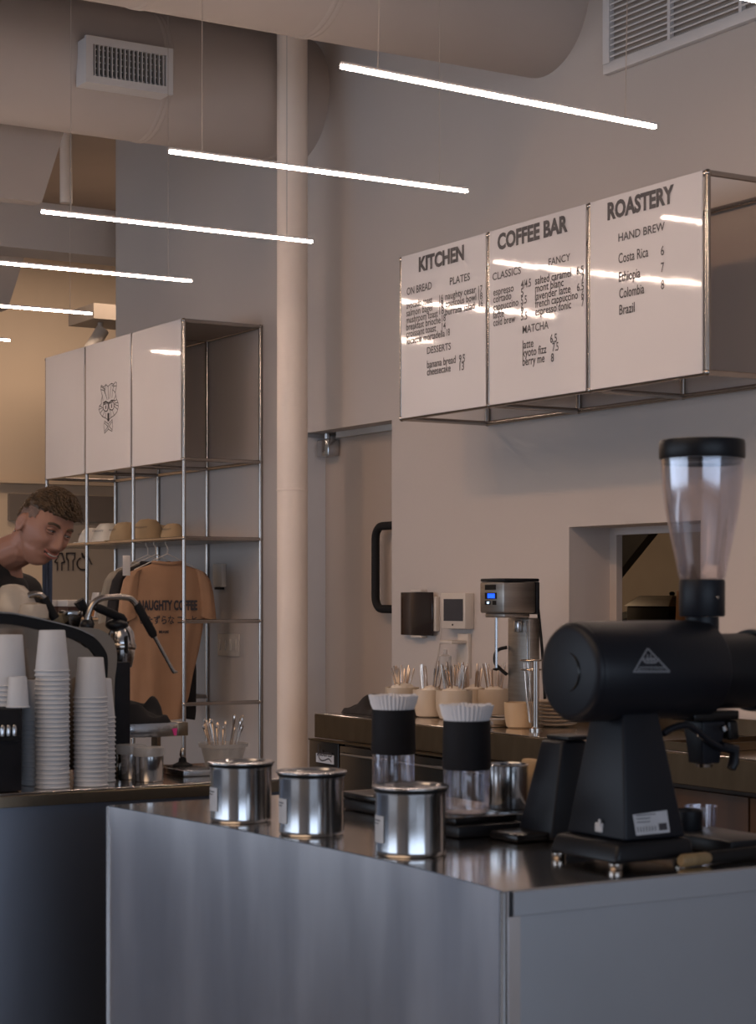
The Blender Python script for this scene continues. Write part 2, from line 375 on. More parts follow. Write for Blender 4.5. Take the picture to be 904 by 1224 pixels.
# ------------------------------------------------------------------ ducts
def duct(label, X0, X1, Y, Z, R, seams, other):
    t = thing('air_duct', label, 'duct', ((X0+X1)/2, Y, Z))
    part('duct_tube', lathe(B(), [(R, X0), (R, X1)], (0, Y, Z), 'X', 64), 'duct', t)
    for x in seams:
        lathe_b = lathe(B(), [(R+.0005, x-.025), (R+.004, x-.016), (R+.004, x-.008), (R+.001, x), (R+.004, x+.008), (R+.004, x+.016), (R+.0005, x+.025)], (0, Y, Z), 'X', 64, caps=False)
        part('seam_band', lathe_b, 'duct', t)
    return t
duct('upper round beige air duct running into the right wall', -4.5, XW+.02, 6.42, 3.93, .31, (2.30, 2.9, 3.6), 0)
duct('lower round beige air duct that carries the white grille', -4.5, XW+.02, 8.53, 3.985, .31, (2.5, 2.92, 3.84, 4.55), 0)
# grille on the lower duct
gy = 8.11
g = thing('air_register', 'white rectangular air grille mounted on the front of the lower duct', 'vent', (3.58, gy, 3.9))
A = on_y(103, 44, gy); Bq = on_y(207, 112, gy); gx0, gx1, gz0, gz1 = A.x, Bq.x, 3.80, 4.015
bm = B(); f = .035
box(bm, gx0, gx1, gy, gy+.02, gz0, gz0+f); box(bm, gx0, gx1, gy, gy+.02, gz1-f, gz1)
box(bm, gx0, gx0+f, gy, gy+.02, gz0+f, gz1-f); box(bm, gx1-f, gx1, gy, gy+.02, gz0+f, gz1-f)
box(bm, gx0+.005, gx0+.015, gy+.02, gy+.13, gz0+.005, gz1-.005); box(bm, gx1-.015, gx1-.005, gy+.02, gy+.13, gz0+.005, gz1-.005)
box(bm, gx0+.015, gx1-.015, gy+.02, gy+.13, gz0+.005, gz0+.015); box(bm, gx0+.015, gx1-.015, gy+.02, gy+.13, gz1-.015, gz1-.005)
part('frame', bm, 'vent', g); part('backing', box(B(), gx0+.016, gx1-.016, gy+.05, gy+.055, gz0+.016, gz1-.016), 'dark', g)
n = 17
for i in range(n):
    x = gx0+f+(gx1-gx0-2*f)*(i+.5)/n
    part('slat', box(B(), x-.0022, x+.0022, gy+.004, gy+.03, gz0+f-.004, gz1-f+.004), 'vent', g)
for i in range(5):
    z = gz0+f+(gz1-gz0-2*f)*(i+.5)/5
    part('cross_slat', box(B(), gx0+f, gx1-f, gy+.032, gy+.036, z-.002, z+.002), 'vent', g)
# big wall grille top right
vy1 = 5.99; vy0 = 4.4; vz0 = 3.52; vz1 = 4.15; vx = XW-.03
g = thing('wall_grille', 'large white louvred return grille high on the right wall', 'vent', (XW, (vy0+vy1)/2, 3.8))
bm = B(); f = .04
box(bm, vx, XW, vy0, vy1, vz0, vz0+f, .004); box(bm, vx, XW, vy0, vy1, vz1-f, vz1, .004); box(bm, vx, XW, vy1-f, vy1, vz0+f, vz1-f); box(bm, vx, XW, vy0, vy0+f, vz0+f, vz1-f)
part('frame', bm, 'vent', g); part('backing', box(B(), XW-.004, XW, vy0+f, vy1-f, vz0+f, vz1-f), 'grey_wall', g)
for k in range(1, 4):
    y = vy1-(vy1-vy0)*k/4; part('mullion', box(B(), vx+.004, XW-.006, y-.008, y+.008, vz0+f, vz1-f), 'vent', g)
for i in range(24):
    z = vz0+f+(vz1-vz0-2*f)*(i+.5)/24
    bm = B(); hexa(bm, [(XW-.024, vy0+f, z-.014), (XW-.006, vy0+f, z+.002), (XW-.006, vy1-f, z+.002), (XW-.024, vy1-f, z-.014)],
                   [(XW-.024, vy0+f, z-.007), (XW-.006, vy0+f, z+.005), (XW-.006, vy1-f, z+.005), (XW-.024, vy1-f, z-.007)])
    part('slat', bm, 'vent', g)
# ------------------------------------------------------------------ linear LED lights
LY = [3.47, 4.53, 5.64, 6.77, 7.90, 9.07, 10.25]
names = ['linear light nearest the camera, only its tip in view at the top right', 'linear light just left of the large wall grille, nearest full bar', 'linear light crossing the painted column, second full bar',
         'linear light above the white logo panels, third full bar', 'linear light ending left of the column, fourth bar from the front', 'short visible linear light left of the logo panels, fifth bar', 'farthest linear light, a small tip at the left edge']
for i, y in enumerate(LY):
    x0, x1, z = 2.63, 3.80, 2.90
    if i == 1: x0, x1 = 2.63, 3.745
    t = thing('linear_light', 'glowing white '+names[i], 'light', ((x0+x1)/2, y, z), 'suspended linear lights')
    part('housing', box(B(), x0, x1, y-.007, y+.007, z+.0035, z+.011, .002), 'vent', t)
    part('diffuser', box(B(), x0+.002, x1-.002, y-.007, y+.007, z-.007, z+.003, .003), 'led', t)
    for x in (x0+.12, x1-.12):
        part('suspension_wire', tube(B(), [(x, y, z+.010), (x, y, 4.67)], .0013, 5), 'wire', t)
    if i == 1: t.rotation_euler[1] = .022
# ------------------------------------------------------------------ tube-frame menu sign
def tube_frame(t, Ys, xf, xb, levels, post_top, post_bot, r=.0105, skip=()):
    for x in (xf, xb):
        for y in Ys:
            zz = [z for z in levels if post_bot(x, y) <= z <= post_top]
            pts = sorted(set(zz+[post_bot(x, y), post_top]))
            for a, b in zip(pts, pts[1:]):
                if b-a > .02: part('frame_post', tube(B(), [(x, y, a), (x, y, b)], r, 12), 'chrome', t)
    for z in levels:
        for x in (xf, xb):
            for i_, (y0, y1) in enumerate(zip(Ys, Ys[1:])):
                if (i_, z) in skip: continue
                part('frame_rail', tube(B(), [(x, y0, z), (x, y1, z)], r, 12), 'chrome', t)
        for y in Ys: part('frame_crossbar', tube(B(), [(xf, y, z), (xb, y, z)], r, 12), 'chrome', t)
        for x in (xf, xb):
            for y in Ys: part('ball_joint', sphere(B(), (x, y, z), .0135, 2), 'chrome', t)
XP = 4.25
BY = [on_x(843, 300, XP).y, on_x(703, 300, XP).y, on_x(583, 300, XP).y, on_x(478, 300, XP).y]
SZ0, SZ1 = 2.205, 2.875
ms = thing('menu_sign', 'white three-panel menu sign with chrome tube frame on the right wall', 'sign', (4.48, (BY[0]+BY[-1])/2, SZ0))
tube_frame(ms, BY, XP+.012, XW-.012, [SZ0, SZ1], SZ1, lambda x, y: SZ0)
RIGHT = Vector((0, -1, 0)); UP = Vector((0, 0, 1))
def txt(bm, s, px0, px1, py, hpx, X=XP-.001, bold=.012):
    a = on_x(px0, py, X); b = on_x(px1, py, X); t = X/ray(px0, py).x
    return text_bm(bm, s, a, RIGHT, UP, hpx*t/FP, a.y-b.y, bold)
menus = [None]*3
menus[2] = [('KITCHEN', 500.8, 555, 324.5, 16, .045), ('PLATES', 538, 562, 340.8, 8.6, .01), ('ON BREAD', 486.5, 516.3, 353, 8.6, .01),
 ('avocado toast', 486, 517, 369.5, 7, .0), ('16', 525.5, 530, 361, 7, .0), ('salmon bagel', 486, 517, 378.5, 7, 0), ('18', 525.5, 530, 368, 7, 0),
 ('mushroom toast', 486, 523.5, 387, 7, 0), ('18', 525.5, 531, 376, 7, 0), ('breakfast brioche', 486, 527, 395.3, 7, 0), ('18', 528.5, 533, 384.5, 7, 0),
 ('croissant toast', 486, 521.5, 403.5, 7, 0), ('14', 528.5, 533, 394, 7, 0), ('focaccia mortadella', 486, 532, 412, 7, 0), ('18', 534, 538, 401.5, 7, 0),
 ('naughty cesar', 532.6, 569.5, 358.5, 7, 0), ('17', 572, 577, 350, 7, 0), ('couscous bowl', 532.6, 569.5, 367.5, 7, 0), ('18', 572, 577, 358.5, 7, 0),
 ('burrata salad', 532.6, 567.5, 377, 7, 0), ('16', 573, 577.5, 367, 7, 0),
 ('DESSERTS', 510.7, 539.2, 423.3, 8, .01), ('banana bread', 510.7, 545, 440.2, 7.5, 0), ('9.5', 549, 556, 433.8, 8, 0), ('cheesecake', 510.7, 539, 449, 7.5, 0), ('13', 549.5, 555, 443, 8, 0)]
menus[1] = [('COFFEE BAR', 595, 679, 298.5, 17.5, .045), ('CLASSICS', 589, 623, 335.4, 8.6, .01), ('FANCY', 656, 682, 317.8, 8.6, .01),
 ('espresso', 590, 614.3, 353.8, 7.5, 0), ('4/4.5', 623, 635, 345, 8, 0), ('cortado', 590, 611.5, 362.3, 7.5, 0), ('5', 623, 626, 354.2, 8, 0),
 ('cappuccino', 590, 620, 371.8, 7.5, 0), ('5.5', 623, 630, 363.8, 8, 0), ('latte', 590, 603, 381, 7.5, 0), ('6', 623, 626, 373, 8, 0),
 ('cold brew', 590, 616.3, 390.2, 7.5, 0), ('5.5', 623, 630.5, 383, 8, 0),
 ('salted caramel', 640, 683, 340.4, 8, 0), ('6.5', 689.3, 698, 328.5, 8, 0), ('mont blanc', 640, 674, 349.6, 8, 0), ('7', 695.4, 698.3, 337, 8, 0),
 ('lavender latte', 640, 682.3, 359, 8, 0), ('6.5', 690, 698.3, 348.2, 8, 0), ('french cappuccino', 640, 691, 368, 8, 0), ('6', 695.2, 698.3, 357, 8, 0),
 ('espresso tonic', 640, 683, 377.5, 8, 0), ('7', 695.4, 698.3, 366.5, 8, 0),
 ('MATCHA', 625, 656, 398.8, 9, .01), ('latte', 625, 638, 417, 8.5, 0), ('6.5', 658, 666, 410, 8.5, 0), ('kyoto fizz', 625, 653.5, 427, 8.5, 0), ('7.5', 660.6, 668, 420, 8.5, 0),
 ('berry me', 625, 651.3, 437.3, 8.5, 0), ('8', 659, 662.3, 432.6, 8.5, 0)]
menus[0] = [('ROASTERY', 726.5, 806, 262.7, 19, .045), ('HAND BREW', 739.6, 795, 289, 9.5, .01), ('Costa Rica', 739.6, 775.4, 315, 10, 0), ('6', 790.2, 794.2, 305.5, 9.5, 0),
 ('Ethiopia', 740, 765.7, 337.3, 10, 0), ('7', 790.4, 794.2, 325.3, 9.5, 0), ('Colombia', 740.6, 770.4, 356.8, 10, 0), ('8', 790.5, 794.4, 346, 9.5, 0), ('Brazil', 740.6, 759, 376.4, 10, 0)]
plab = ['panel headed ROASTERY', 'panel headed COFFEE BAR', 'panel headed KITCHEN']
for k in range(3):
    y0, y1 = BY[k]+.014, BY[k+1]-.014
    p = part('menu_panel', box(B(), XP-.001, XP+.005, y0, y1, SZ0-.002, SZ1+.009, .001, 1), 'panel', ms, 'gloss white '+plab[k])
    bm = B()
    for s, a, b, y, h, bo in menus[k]: txt(bm, s, a, b, y, h*(1.22 if bo == 0 else 1.05), XP-.002, bo if bo > .02 else .011)
    part('lettering', bm, 'ink_board', p)
# ------------------------------------------------------------------ shelving unit with logo panels
XS = 4.24
SY = [on_x(220, 500, XS+.012).y, on_x(159.5, 500, XS+.012).y, on_x(104, 500, XS+.012).y, on_x(56, 500, XS+.012).y]
LV = [.04, .467, .897, 1.325, 1.757, 2.165, 2.882]
sh = thing('display_shelf', 'tall chrome tube display shelf with white logo panels against the wall', 'shelf', (4.47, (SY[0]+SY[-1])/2, 0))
tube_frame(sh, SY, XS+.012, XW-.012, LV, LV[-1], lambda x, y: 0, .0105, skip=[(0, LV[1]), (0, LV[2]), (0, LV[3])])
for k in range(3):
    p = part('logo_panel', box(B(), XS-.001, XS+.005, SY[k]+.013, SY[k+1]-.013, LV[5]-.004, LV[6]+.009, .001, 1), 'panel', sh, ['plain gloss white panel nearest the column', 'gloss white panel with a line-drawn animal logo', 'plain gloss white panel farthest left'][k])
    if k == 1:
        bm = B(); X = XS-.002; q = lambda x, y: on_x(90+x/11.3, 440+y/11.3, X)
        wln = .0042
        def L(*c, w=wln): stroke(bm, [q(c[i], c[i+1]) for i in range(0, len(c), 2)], w, (1, 0, 0))
        L(345,285, 350,232, 385,258, 415,220, 440,248, 490,205, 520,218, 545,185, 562,205, 555,260, 540,330)
        L(345,285, 355,340, 365,372, 350,440, 355,480); L(540,330, 548,370, 560,425)
        L(345,250, 400,285); L(385,258, 400,320, 430,425); L(415,220, 400,300); L(443,250, 447,420); L(490,205, 462,410); L(520,218, 500,240, 555,240)
        L(345,290, 385,300, 420,380); L(540,330, 505,290, 520,245); L(505,290, 495,400); L(365,372, 375,440); L(548,370, 525,420)
        L(355,480, 325,515, 318,560, 335,610, 365,655, 410,675, 447,705, 480,670, 525,640, 565,590, 582,520, 578,465, 560,425)
        L(325,515, 360,520); L(320,560, 375,530); L(335,610, 380,550); L(365,655, 395,590); L(410,675, 410,600)
        L(560,425, 525,450); L(578,465, 530,475); L(582,510, 530,490); L(575,560, 520,510); L(525,640, 500,560); L(480,670, 475,590)
        for (cx, cy) in ((412, 522), (490, 505)):
            pts = [(cx+36*math.cos(t*PI/8), cy+62*math.sin(t*PI/8)) for t in range(17)]
            L(*[v for p_ in pts for v in p_], w=.0060); L(cx, cy-10, cx, cy+25, w=.012)
            L(cx-30, cy-30, cx+10, cy-42, w=.006)
        L(375,470, 412,448, 452,470, 490,435, 530,435, w=.0065); L(430,590, 447,480, 470,585)
        L(447,625, 447,700, w=.026)
        L(395,715, 385,780, 395,880, 447,825, 495,855, 505,790, 500,695, 447,755, 395,715); L(447,755, 440,790, 447,825); L(395,740, 440,790, 400,850); L(500,720, 455,785, 495,830)
        part('printed_logo', bm, 'ink', p)
for z, bays in ((LV[4], (1, 2, 0)), (LV[3], (1, 2))):
    for k in bays: part('shelf_board', box(B(), XS+.024, XW-.024, SY[k]+.013, SY[k+1]-.013, z-.012, z+.003, .001, 1), 'machine_grey', sh)
part('roof_board', box(B(), XS+.024, XW-.024, SY[0]+.013, SY[-1]-.013, LV[6]-.006, LV[6]+.004), 'grey_wall', sh)
# caps on the shelf
def cap(label, m, px, back, s=1.0, group=None, rot=0.0):
    p0 = on_x(px, 650, XS+.02+back); z = LV[4]+.004
    t = thing('baseball_cap', label, 'cap', (p0.x, p0.y, z), group)
    bm = B(); g_ = bmesh.ops.create_uvsphere(bm, u_segments=20, v_segments=12, radius=1)
    for v in list(bm.verts):
        if v.co.z < -.02: bm.verts.remove(v)
    for v in bm.verts:
        zz = max(v.co.z, 0); v.co = Vector((v.co.x*.092, v.co.y*.080, min(1, zz*1.12)**1.05*.104))*s
        v.co += Vector((p0.x, p0.y, z)) + Vector((0, 0, .001))
    part('crown', bm, m, t)
    bm = B(); pts = []
    for i in range(11):
        a = PI/2 + PI*(i/10); pts.append((p0.x-.03*s+.125*s*math.cos(a)*.75, p0.y+.074*s*math.sin(a), z+.003))
    prism(bm, pts, (0, 0, .006)); part('brim', bm, m, t)
    part('button', sphere(B(), (p0.x, p0.y, z+.105*s), .007*s, 1, (1, 1, .5)), m, t)
    t.rotation_euler[2] = rot
    bm = B(); c = Vector((p0.x-.081*s, p0.y+.035*s, z+.058*s))
    if m == 'cap_tan' or px < 130:
        text_bm(bm, 'NAUGHTY', c, RIGHT, (.35, 0, .93), .011, .07*s, .01, .004); part('lettering', bm, 'ink', t)
    return t
cap('small cream cap with dark lettering, leftmost on the shelf', 'cap_white', 110, .10, .9)
cap('larger cream cap beside the left shelf post', 'cap_white', 129, .13, 1.12, rot=.5)
cap('tan cap with lettering, next to the cream caps', 'cap_tan', 151, .11, 1.08, rot=.1)
cap('tan cap standing just right of the middle shelf post', 'cap_tan', 177, .12, 1.15, rot=.7)
cap('tan cap second from the right of the cap row', 'cap_tan', 193, .31, .95, rot=.9)
cap('tan cap at the right end of the cap row', 'cap_tan', 207, .12, .82, rot=.6)
# boxes on the lower shelf
for i, px in enumerate((76, 92)):
    p0 = on_x(px, 735, XS+.15); z = LV[3]+.004; w2 = .075; 
    t = thing('gift_box', ['brown and white box, left one of the pair on the low shelf', 'brown and white box, right one of the pair on the low shelf'][i], 'box', (p0.x, p0.y, z))
    part('carton', box(B(), p0.x-.09, p0.x+.09, p0.y-w2, p0.y+w2, z, z+.065, .003), 'box_brown', t)
    part('lid', box(B(), p0.x-.093, p0.x+.093, p0.y-w2-.002, p0.y+w2+.002, z+.0655, z+.105, .006), 'box_white', t, 'white lid')
    part('sticker', box(B(), p0.x-.0915, p0.x-.0905, p0.y-.02, p0.y+.02, z+.015, z+.045), 'box_white', t, 'white square sticker')
p0 = on_x(116, 735, XS+.15); z = LV[3]+.004
t = thing('coffee_bag', 'upright white and orange coffee bag on the low shelf', 'bag', (p0.x, p0.y, z))
bm = B(); hexa(bm, [(p0.x-.04, p0.y-.05, z), (p0.x+.04, p0.y-.05, z), (p0.x+.04, p0.y+.05, z), (p0.x-.04, p0.y+.05, z)], [(p0.x-.008, p0.y-.05, z+.15), (p0.x+.008, p0.y-.05, z+.15), (p0.x+.008, p0.y+.05, z+.15), (p0.x-.008, p0.y+.05, z+.15)], .003)
part('pouch', bm, 'box_white', t); part('orange_label', hexa(B(), [(p0.x-.041, p0.y-.04, z+.01), (p0.x-.037, p0.y-.04, z+.01), (p0.x-.037, p0.y+.02, z+.01), (p0.x-.041, p0.y+.02, z+.01)], [(p0.x-.023, p0.y-.04, z+.09), (p0.x-.019, p0.y-.04, z+.09), (p0.x-.019, p0.y+.02, z+.09), (p0.x-.023, p0.y+.02, z+.09)]), 'orange', t, 'orange label')
# hanging t-shirts
def tshirt(label, m, x, y, ztop, lettering=False, skew=0.0, ang=0.0):
    t = thing('hanging_t_shirt', label, 't-shirt', (x, y, ztop), 't-shirts hanging under the shelf' if not lettering else None)
    H = .83; n = 40; bm = B(); prev = None; first = None
    rows = [(0, .085, .022), (.012, .115, .026), (.03, .175, .032), (.055, .215, .036), (.085, .228, .040), (.14, .228, .045), (.22, .225, .05), (.34, .226, .05), (.46, .228, .05), (.58, .230, .05), (.70, .232, .048), (.78, .233, .046), (.83, .232, .044)]
    for dz, w_, d_ in rows:
        k = dz/H; rg = []
        for i in range(n):
            a = 2*PI*i/n; cx_ = math.cos(a); sy_ = math.sin(a)
            wx = w_*(abs(cx_)**.8)*(1 if cx_ >= 0 else -1)
            if wx > 0: wx *= 1 - skew*max(0, k-.35)*1.1
            fold = (.010*math.sin(wx*38+k*3)+.008*math.sin(wx*75+k*7+1))*min(1, k*2.2)
            # diagonal drag folds
            fold += .008*math.sin((wx*1.0+dz*1.3)*30)*min(1, k*3)*(1-k*.4)
            rg.append(bm.verts.new((x+wx, y+d_*sy_*.8+fold, ztop-dz+ (.012*math.sin(wx*20) if k > .9 else 0) + (-.10*skew*max(0, wx) if k > .8 else 0))))
        if prev: bridge(bm, prev, rg)
        else: first = rg
        prev = rg
    bm.faces.new(first[::-1])
    part('body', bm, m, t, sharp=80)
    for s in (-1, 1):
        bm = B(); prev = None
        path = [(.185, .040), (.205, .075), (.218, .14), (.226, .22), (.232, .30)]
        for j, (px_, dz) in enumerate(path):
            rr = [.040, .052, .058, .062, .066][j]; rg = []
            for i in range(18):
                a = 2*PI*i/18
                rg.append(bm.verts.new((x+s*(px_+rr*math.cos(a)*.82), y+.036*math.sin(a)+.004*math.sin(6*a), ztop-dz-.25*rr*math.cos(a)*1.2)))
            if prev: bridge(bm, prev, rg)
            else: bm.faces.new(rg[::-1])
            prev = rg
        bmesh.ops.recalc_face_normals(bm, faces=bm.faces)
        part('sleeve', bm, m, t, sharp=80)
    bm = B(); tube(bm, [(x+.085*math.cos(a_), y+.026*math.sin(a_), ztop-.003+.008*abs(math.cos(a_))) for a_ in [2*PI*i/20 for i in range(21)]], .009, 8)
    part('collar', bm, m, t)
    bm = B(); tube(bm, arc([(x-.19, y, ztop-.035), (x, y, ztop+.05), (x+.19, y, ztop-.035)], 1), .003, 6)
    tube(bm, arc([(x, y, ztop+.05), (x, y, ztop+.085), (x-.012, y, ztop+.105), (x-.002, y, ztop+.122), (x+.014, y, ztop+.112)], 4), .0022, 6)
    part('hanger', bm, 'plastic_white', t, 'thin pale hanger')
    if lettering:
        yf = y-.052
        bm = B(); X0 = on_y(166, 730, yf).x; X1 = on_y(236, 730, yf).x; z = on_y(166, 729, yf).z
        text_bm(bm, 'NAUGHTY COFFEE', (X0, yf, z), (1, 0, 0), UP, .050, X1-X0, .045, .0)
        X0 = on_y(167, 745, yf).x; X1 = on_y(244, 745, yf).x; z = on_y(167, 745.5, yf).z
        text_bm(bm, 'いたずらな コーヒー', (X0, yf, z), (1, 0, 0), UP, .040, X1-X0, .02, .0, cap=.8)
        X0 = on_y(190, 757, yf).x; X1 = on_y(202, 757, yf).x; z = on_y(190, 757, yf).z
        text_bm(bm, 'MIAMI', (X0, yf, z), (1, 0, 0), UP, .016, X1-X0, .02, .0)
        part('lettering', bm, 'ink', t)
    t.rotation_euler[2] = ang
    return t
ys = 9.19; c = on_y(196, 672, ys)
tshirt('tan t-shirt with black NAUGHTY COFFEE print hanging foremost on the rail', 'shirt_tan', c.x+.02, ys, 1.63, True, .85)
tshirt('black t-shirt hanging right behind the tan printed shirt', 'shirt_black', c.x+.012, ys+.13, 1.63)
tshirt('olive grey t-shirt hanging rearmost behind the black shirt', 'shirt_grey', c.x+.02, ys+.25, 1.63)
p0 = at_t(151, 664, 9.9)
solo('price_tag', box(B(), p0.x-.02, p0.x+.022, p0.y-.002, p0.y+.001, p0.z-.105, p0.z, .001), 'box_white', 'plain white tag hanging above the grey and black shirts', 'tag', tuple(p0))
# switch plate & small box on wall
a = on_x(260, 757, XW-.01); b = on_x(285, 785, XW-.01)
t = thing('light_switch', 'white switch plate with four rocker switches on the wall behind the shelf', 'switch', (XW, (a.y+b.y)/2, (a.z+b.z)/2))
part('cover_plate', box(B(), XW-.010, XW, b.y, a.y, b.z, a.z, .003), 'plastic_white', t)
for k in range(4):
    y = a.y-(a.y-b.y)*(k+.5)/4; part('rocker', box(B(), XW-.017, XW-.0095, y-.009, y+.009, b.z+.03, a.z-.03, .002), 'plastic_white', t)
a = on_x(256, 674, XW-.02); b = on_x(267, 702, XW-.02)
t = thing('wall_sensor', 'small narrow white device on the wall above the switch plate', 'sensor', (XW, (a.y+b.y)/2, (a.z+b.z)/2))
part('case', box(B(), XW-.03, XW, b.y, a.y, b.z, a.z, .006), 'plastic_white', t); part('tip', box(B(), XW-.028, XW-.004, b.y+.02, a.y-.02, b.z-.012, b.z), 'rubber', t)
# ------------------------------------------------------------------ far end of the room
bm = B(); a = on_y(10, 590, 14.98); b = on_y(150, 625, 14.98)
solo('dark_wall_panel', box(B(), a.x, b.x, 14.95, 14.999, b.z, a.z), 'grey_panel', 'long dark grey panel on the far wall behind the barista', 'panel', (a.x, 14.97, b.z))
a = on_y(58, 626, 14.96); b = on_y(170, 626, 14.96)
bm = box(B(), a.x, b.x, 14.94, 14.999, 0, a.z-.005); struct('trim_9', bm, 'grey_wall')
bm = box(B(), -5.9, 8.7, 14.9, 14.999, on_y(10, 577, 14.9).z, on_y(10, 574, 14.9).z); struct('trim_10', bm, 'far_wall')
# restroom pictograms
def pict(px0, shape, label):
    Y = 14.93; bm = B(); q = lambda x, y: on_y(x/8.22, 560+y/8.22, Y)
    for pl in shape: stroke(bm, [q(*p_) for p_ in pl], .012, (0, 1, 0))
    c = q(*shape[0][0]); solo('pictogram', bm, 'ink', label, 'sign', tuple(c))
def circ(cx, cy, r, a0=0, a1=2*PI, n=14): return [(cx+r*math.cos(a0+(a1-a0)*i/n), cy+r*math.sin(a0+(a1-a0)*i/n)) for i in range(n+1)]
pict(0, [[(565, 1000), (565, 925), (540, 920), (585, 835), (612, 835), (635, 920), (608, 925), (608, 1000)], circ(598, 765, 24)], 'thin black outlined woman pictogram beside the man pictogram')
pict(0, [[(672, 1000), (672, 905), (655, 880), (655, 832), (738, 832), (735, 885), (718, 905), (718, 1000)], circ(696, 765, 24, PI, 2*PI)], 'thin black outlined man pictogram, middle of three on the grey wall')
pict(0, [circ(818, 935, 60, PI*1.35, PI*.25, 18), [(805, 830), (830, 885)], [(805, 830), (812, 870), (868, 872), (900, 940)]], 'thin black outlined wheelchair pictogram, rightmost of three')
# hanging blue cloth behind barista
p0 = at_t(56, 720, 8.2); bm = B(); pts = []
for j in range(9):
    s = j/8; row = []
a = at_t(50.5, 676, 8.2); b = at_t(61, 676, 8.2); rows = []
for j in range(12):
    z = a.z+.03 - j*.06; rows.append([])
    for i in range(9):
        s = i/8; p_ = a.lerp(b, s+.10*math.sin(j*.5)*.3); p_ = p_ + Vector((.5, -.8, 0))*.008*math.sin(i*1.8+j*.2); p_.z = z; rows[-1].append(bm.verts.new(p_))
for j in range(11):
    for i in range(8): bm.faces.new((rows[j][i], rows[j][i+1], rows[j+1][i+1], rows[j+1][i]))
bmesh.ops.solidify(bm, geom=list(bm.faces), thickness=.008)
t = thing('hanging_towel', 'blue grey cloth hanging on a slim stand behind the barista', 'towel', (p0.x, p0.y, 0)); part('cloth', bm, 'blue_cloth', t, sharp=80)
part('stand_pole', tube(B(), [(p0.x, p0.y+.03, 0), (p0.x, p0.y+.03, 1.62)], .009, 8), 'black', t); part('stand_foot', lathe(B(), [(.12, 0), (.12, .015)], (p0.x, p0.y+.03, 0)), 'black', t)
# ------------------------------------------------------------------ kitchen behind the hatch
a = on_x(733, 628, 6.6); b = on_x(796, 628, 6.6); c = on_x(733, 692, 6.6)
bm = prism(B(), [(6.6, a.y, 2.3), (6.6, b.y, a.z+.05), (6.6, c.y, c.z), (6.6, c.y+.5, c.z-.28), (6.6, c.y+.5, 2.3)], (.06, 0, 0))
t = solo('range_hood', bm, 'black', 'dark slanted hood seen through the wall hatch', 'hood', (6.8, a.y, 2.0)); t.location.z = 2.0
bz = 1.0; X = 5.75
struct('trim_11', box(B(), 5.35, 6.3, 4.3, 8.2, .92, bz), 'machine_grey')
a = on_x(749, 755, X); b = on_x(800, 755, X); zt = on_x(775, 712, X).z
t = thing('kitchen_grinder', 'dark grinder with a domed metal lid seen through the wall hatch', 'grinder', (X+.1, (a.y+b.y)/2, bz))
y0, y1 = b.y, a.y
part('body', box(B(), X, X+.3, y0, y1, bz, zt-.05, .008), 'black_gloss', t)
part('lid', hexa(B(), [(X-.01, y0-.01, zt-.05), (X+.31, y0-.01, zt-.05), (X+.31, y1+.01, zt-.05), (X-.01, y1+.01, zt-.05)], [(X+.05, y0+.035, zt), (X+.25, y0+.035, zt), (X+.25, y1-.035, zt), (X+.05, y1-.035, zt)], .003), 'machine_grey', t)
part('knob', lathe(B(), [(.012, 0), (.015, .012), (.008, .018)], (X+.15, (y0+y1)/2, zt+.001)), 'black', t)
part('side_arm', tube(B(), [(X+.1, y1+.011, zt-.09), (X+.1, y1+.11, zt-.12), (X+.1, y1+.19, zt-.14)], [.04, .045, .05]), 'black', t)
a = on_x(808, 705, X)
solo('orange_container', hexa(B(), [(X, a.y-.11, bz), (X+.15, a.y-.11, bz), (X+.15, a.y+.03, bz), (X, a.y+.03, bz)], [(X, a.y-.11, a.z), (X+.15, a.y-.11, a.z), (X+.15, a.y+.0, a.z), (X, a.y+.0, a.z)], .01), 'orange', 'orange container seen through the wall hatch behind the grinder neck', 'container', (X, a.y, bz))
# ------------------------------------------------------------------ back counter and fridge
XC = 4.04; YB = on_x(376, 857, XC).y
bc = thing('back_counter', 'long steel back counter along the right wall', 'counter', (4.37, 4.5, 0))
part('worktop', box(B(), XC, XW-.002, .8, YB, TOP-.004, TOP, .0015, 1), 'steel_top', bc)
part('front_band', box(B(), XC, XC+.03, .8, YB, TOP-.105, TOP-.005, .002, 1), 'bronze', bc, 'warm steel front band')
part('end_band', box(B(), XC+.031, XW-.002, YB-.03, YB, TOP-.105, TOP-.005, .002, 1), 'bronze', bc)
part('backsplash', box(B(), XW-.018, XW-.003, .8, YB-.01, TOP+.0005, TOP+.06, .001, 1), 'bronze', bc)
part('carcass', box(B(), XC+.06, XW-.004, .9, 5.38, .08, TOP-.106), 'wood', bc)
y = 5.37; k = 0
while y > 1.2:
    part('cabinet_door', box(B(), XC+.036, XC+.058, y-.44, y-.005, .10, TOP-.125, .002), 'wood', bc); y -= .445
part('plinth', box(B(), XC+.10, XW-.05, .9, 5.38, 0, .079), 'black', bc)
fy1 = on_x(371, 890, 4.0).y; fy0 = on_x(407, 890, 4.0).y
fr = thing('undercounter_fridge', 'dark undercounter fridge with a small logo plate at its left end', 'fridge', (4.35, 6.4, 0))
part('body', box(B(), 4.03, XW-.02, 5.42, fy1, .08, .825), 'black', fr)
part('side_grille', box(B(), 3.995, 4.028, fy0+.008, fy1, .09, .838, .003), 'black_gloss', fr)
part('top_rail', box(B(), 3.99, 4.03, 5.42, fy1, .8385, .8445), 'bronze', fr)
y = fy0
while y > 5.6:
    y2 = max(y-.46, 5.42); dd = part('door', box(B(), 3.995, 4.028, y2+.006, y-.002, .09, .83, .004), 'black_gloss', fr)
    part('handle', tube(B(), [(3.992, y-.05, .80), (3.97, y-.06, .80), (3.97, y2+.08, .80), (3.992, y2+.07, .80)], .006, 8), 'polished', dd); y = y2
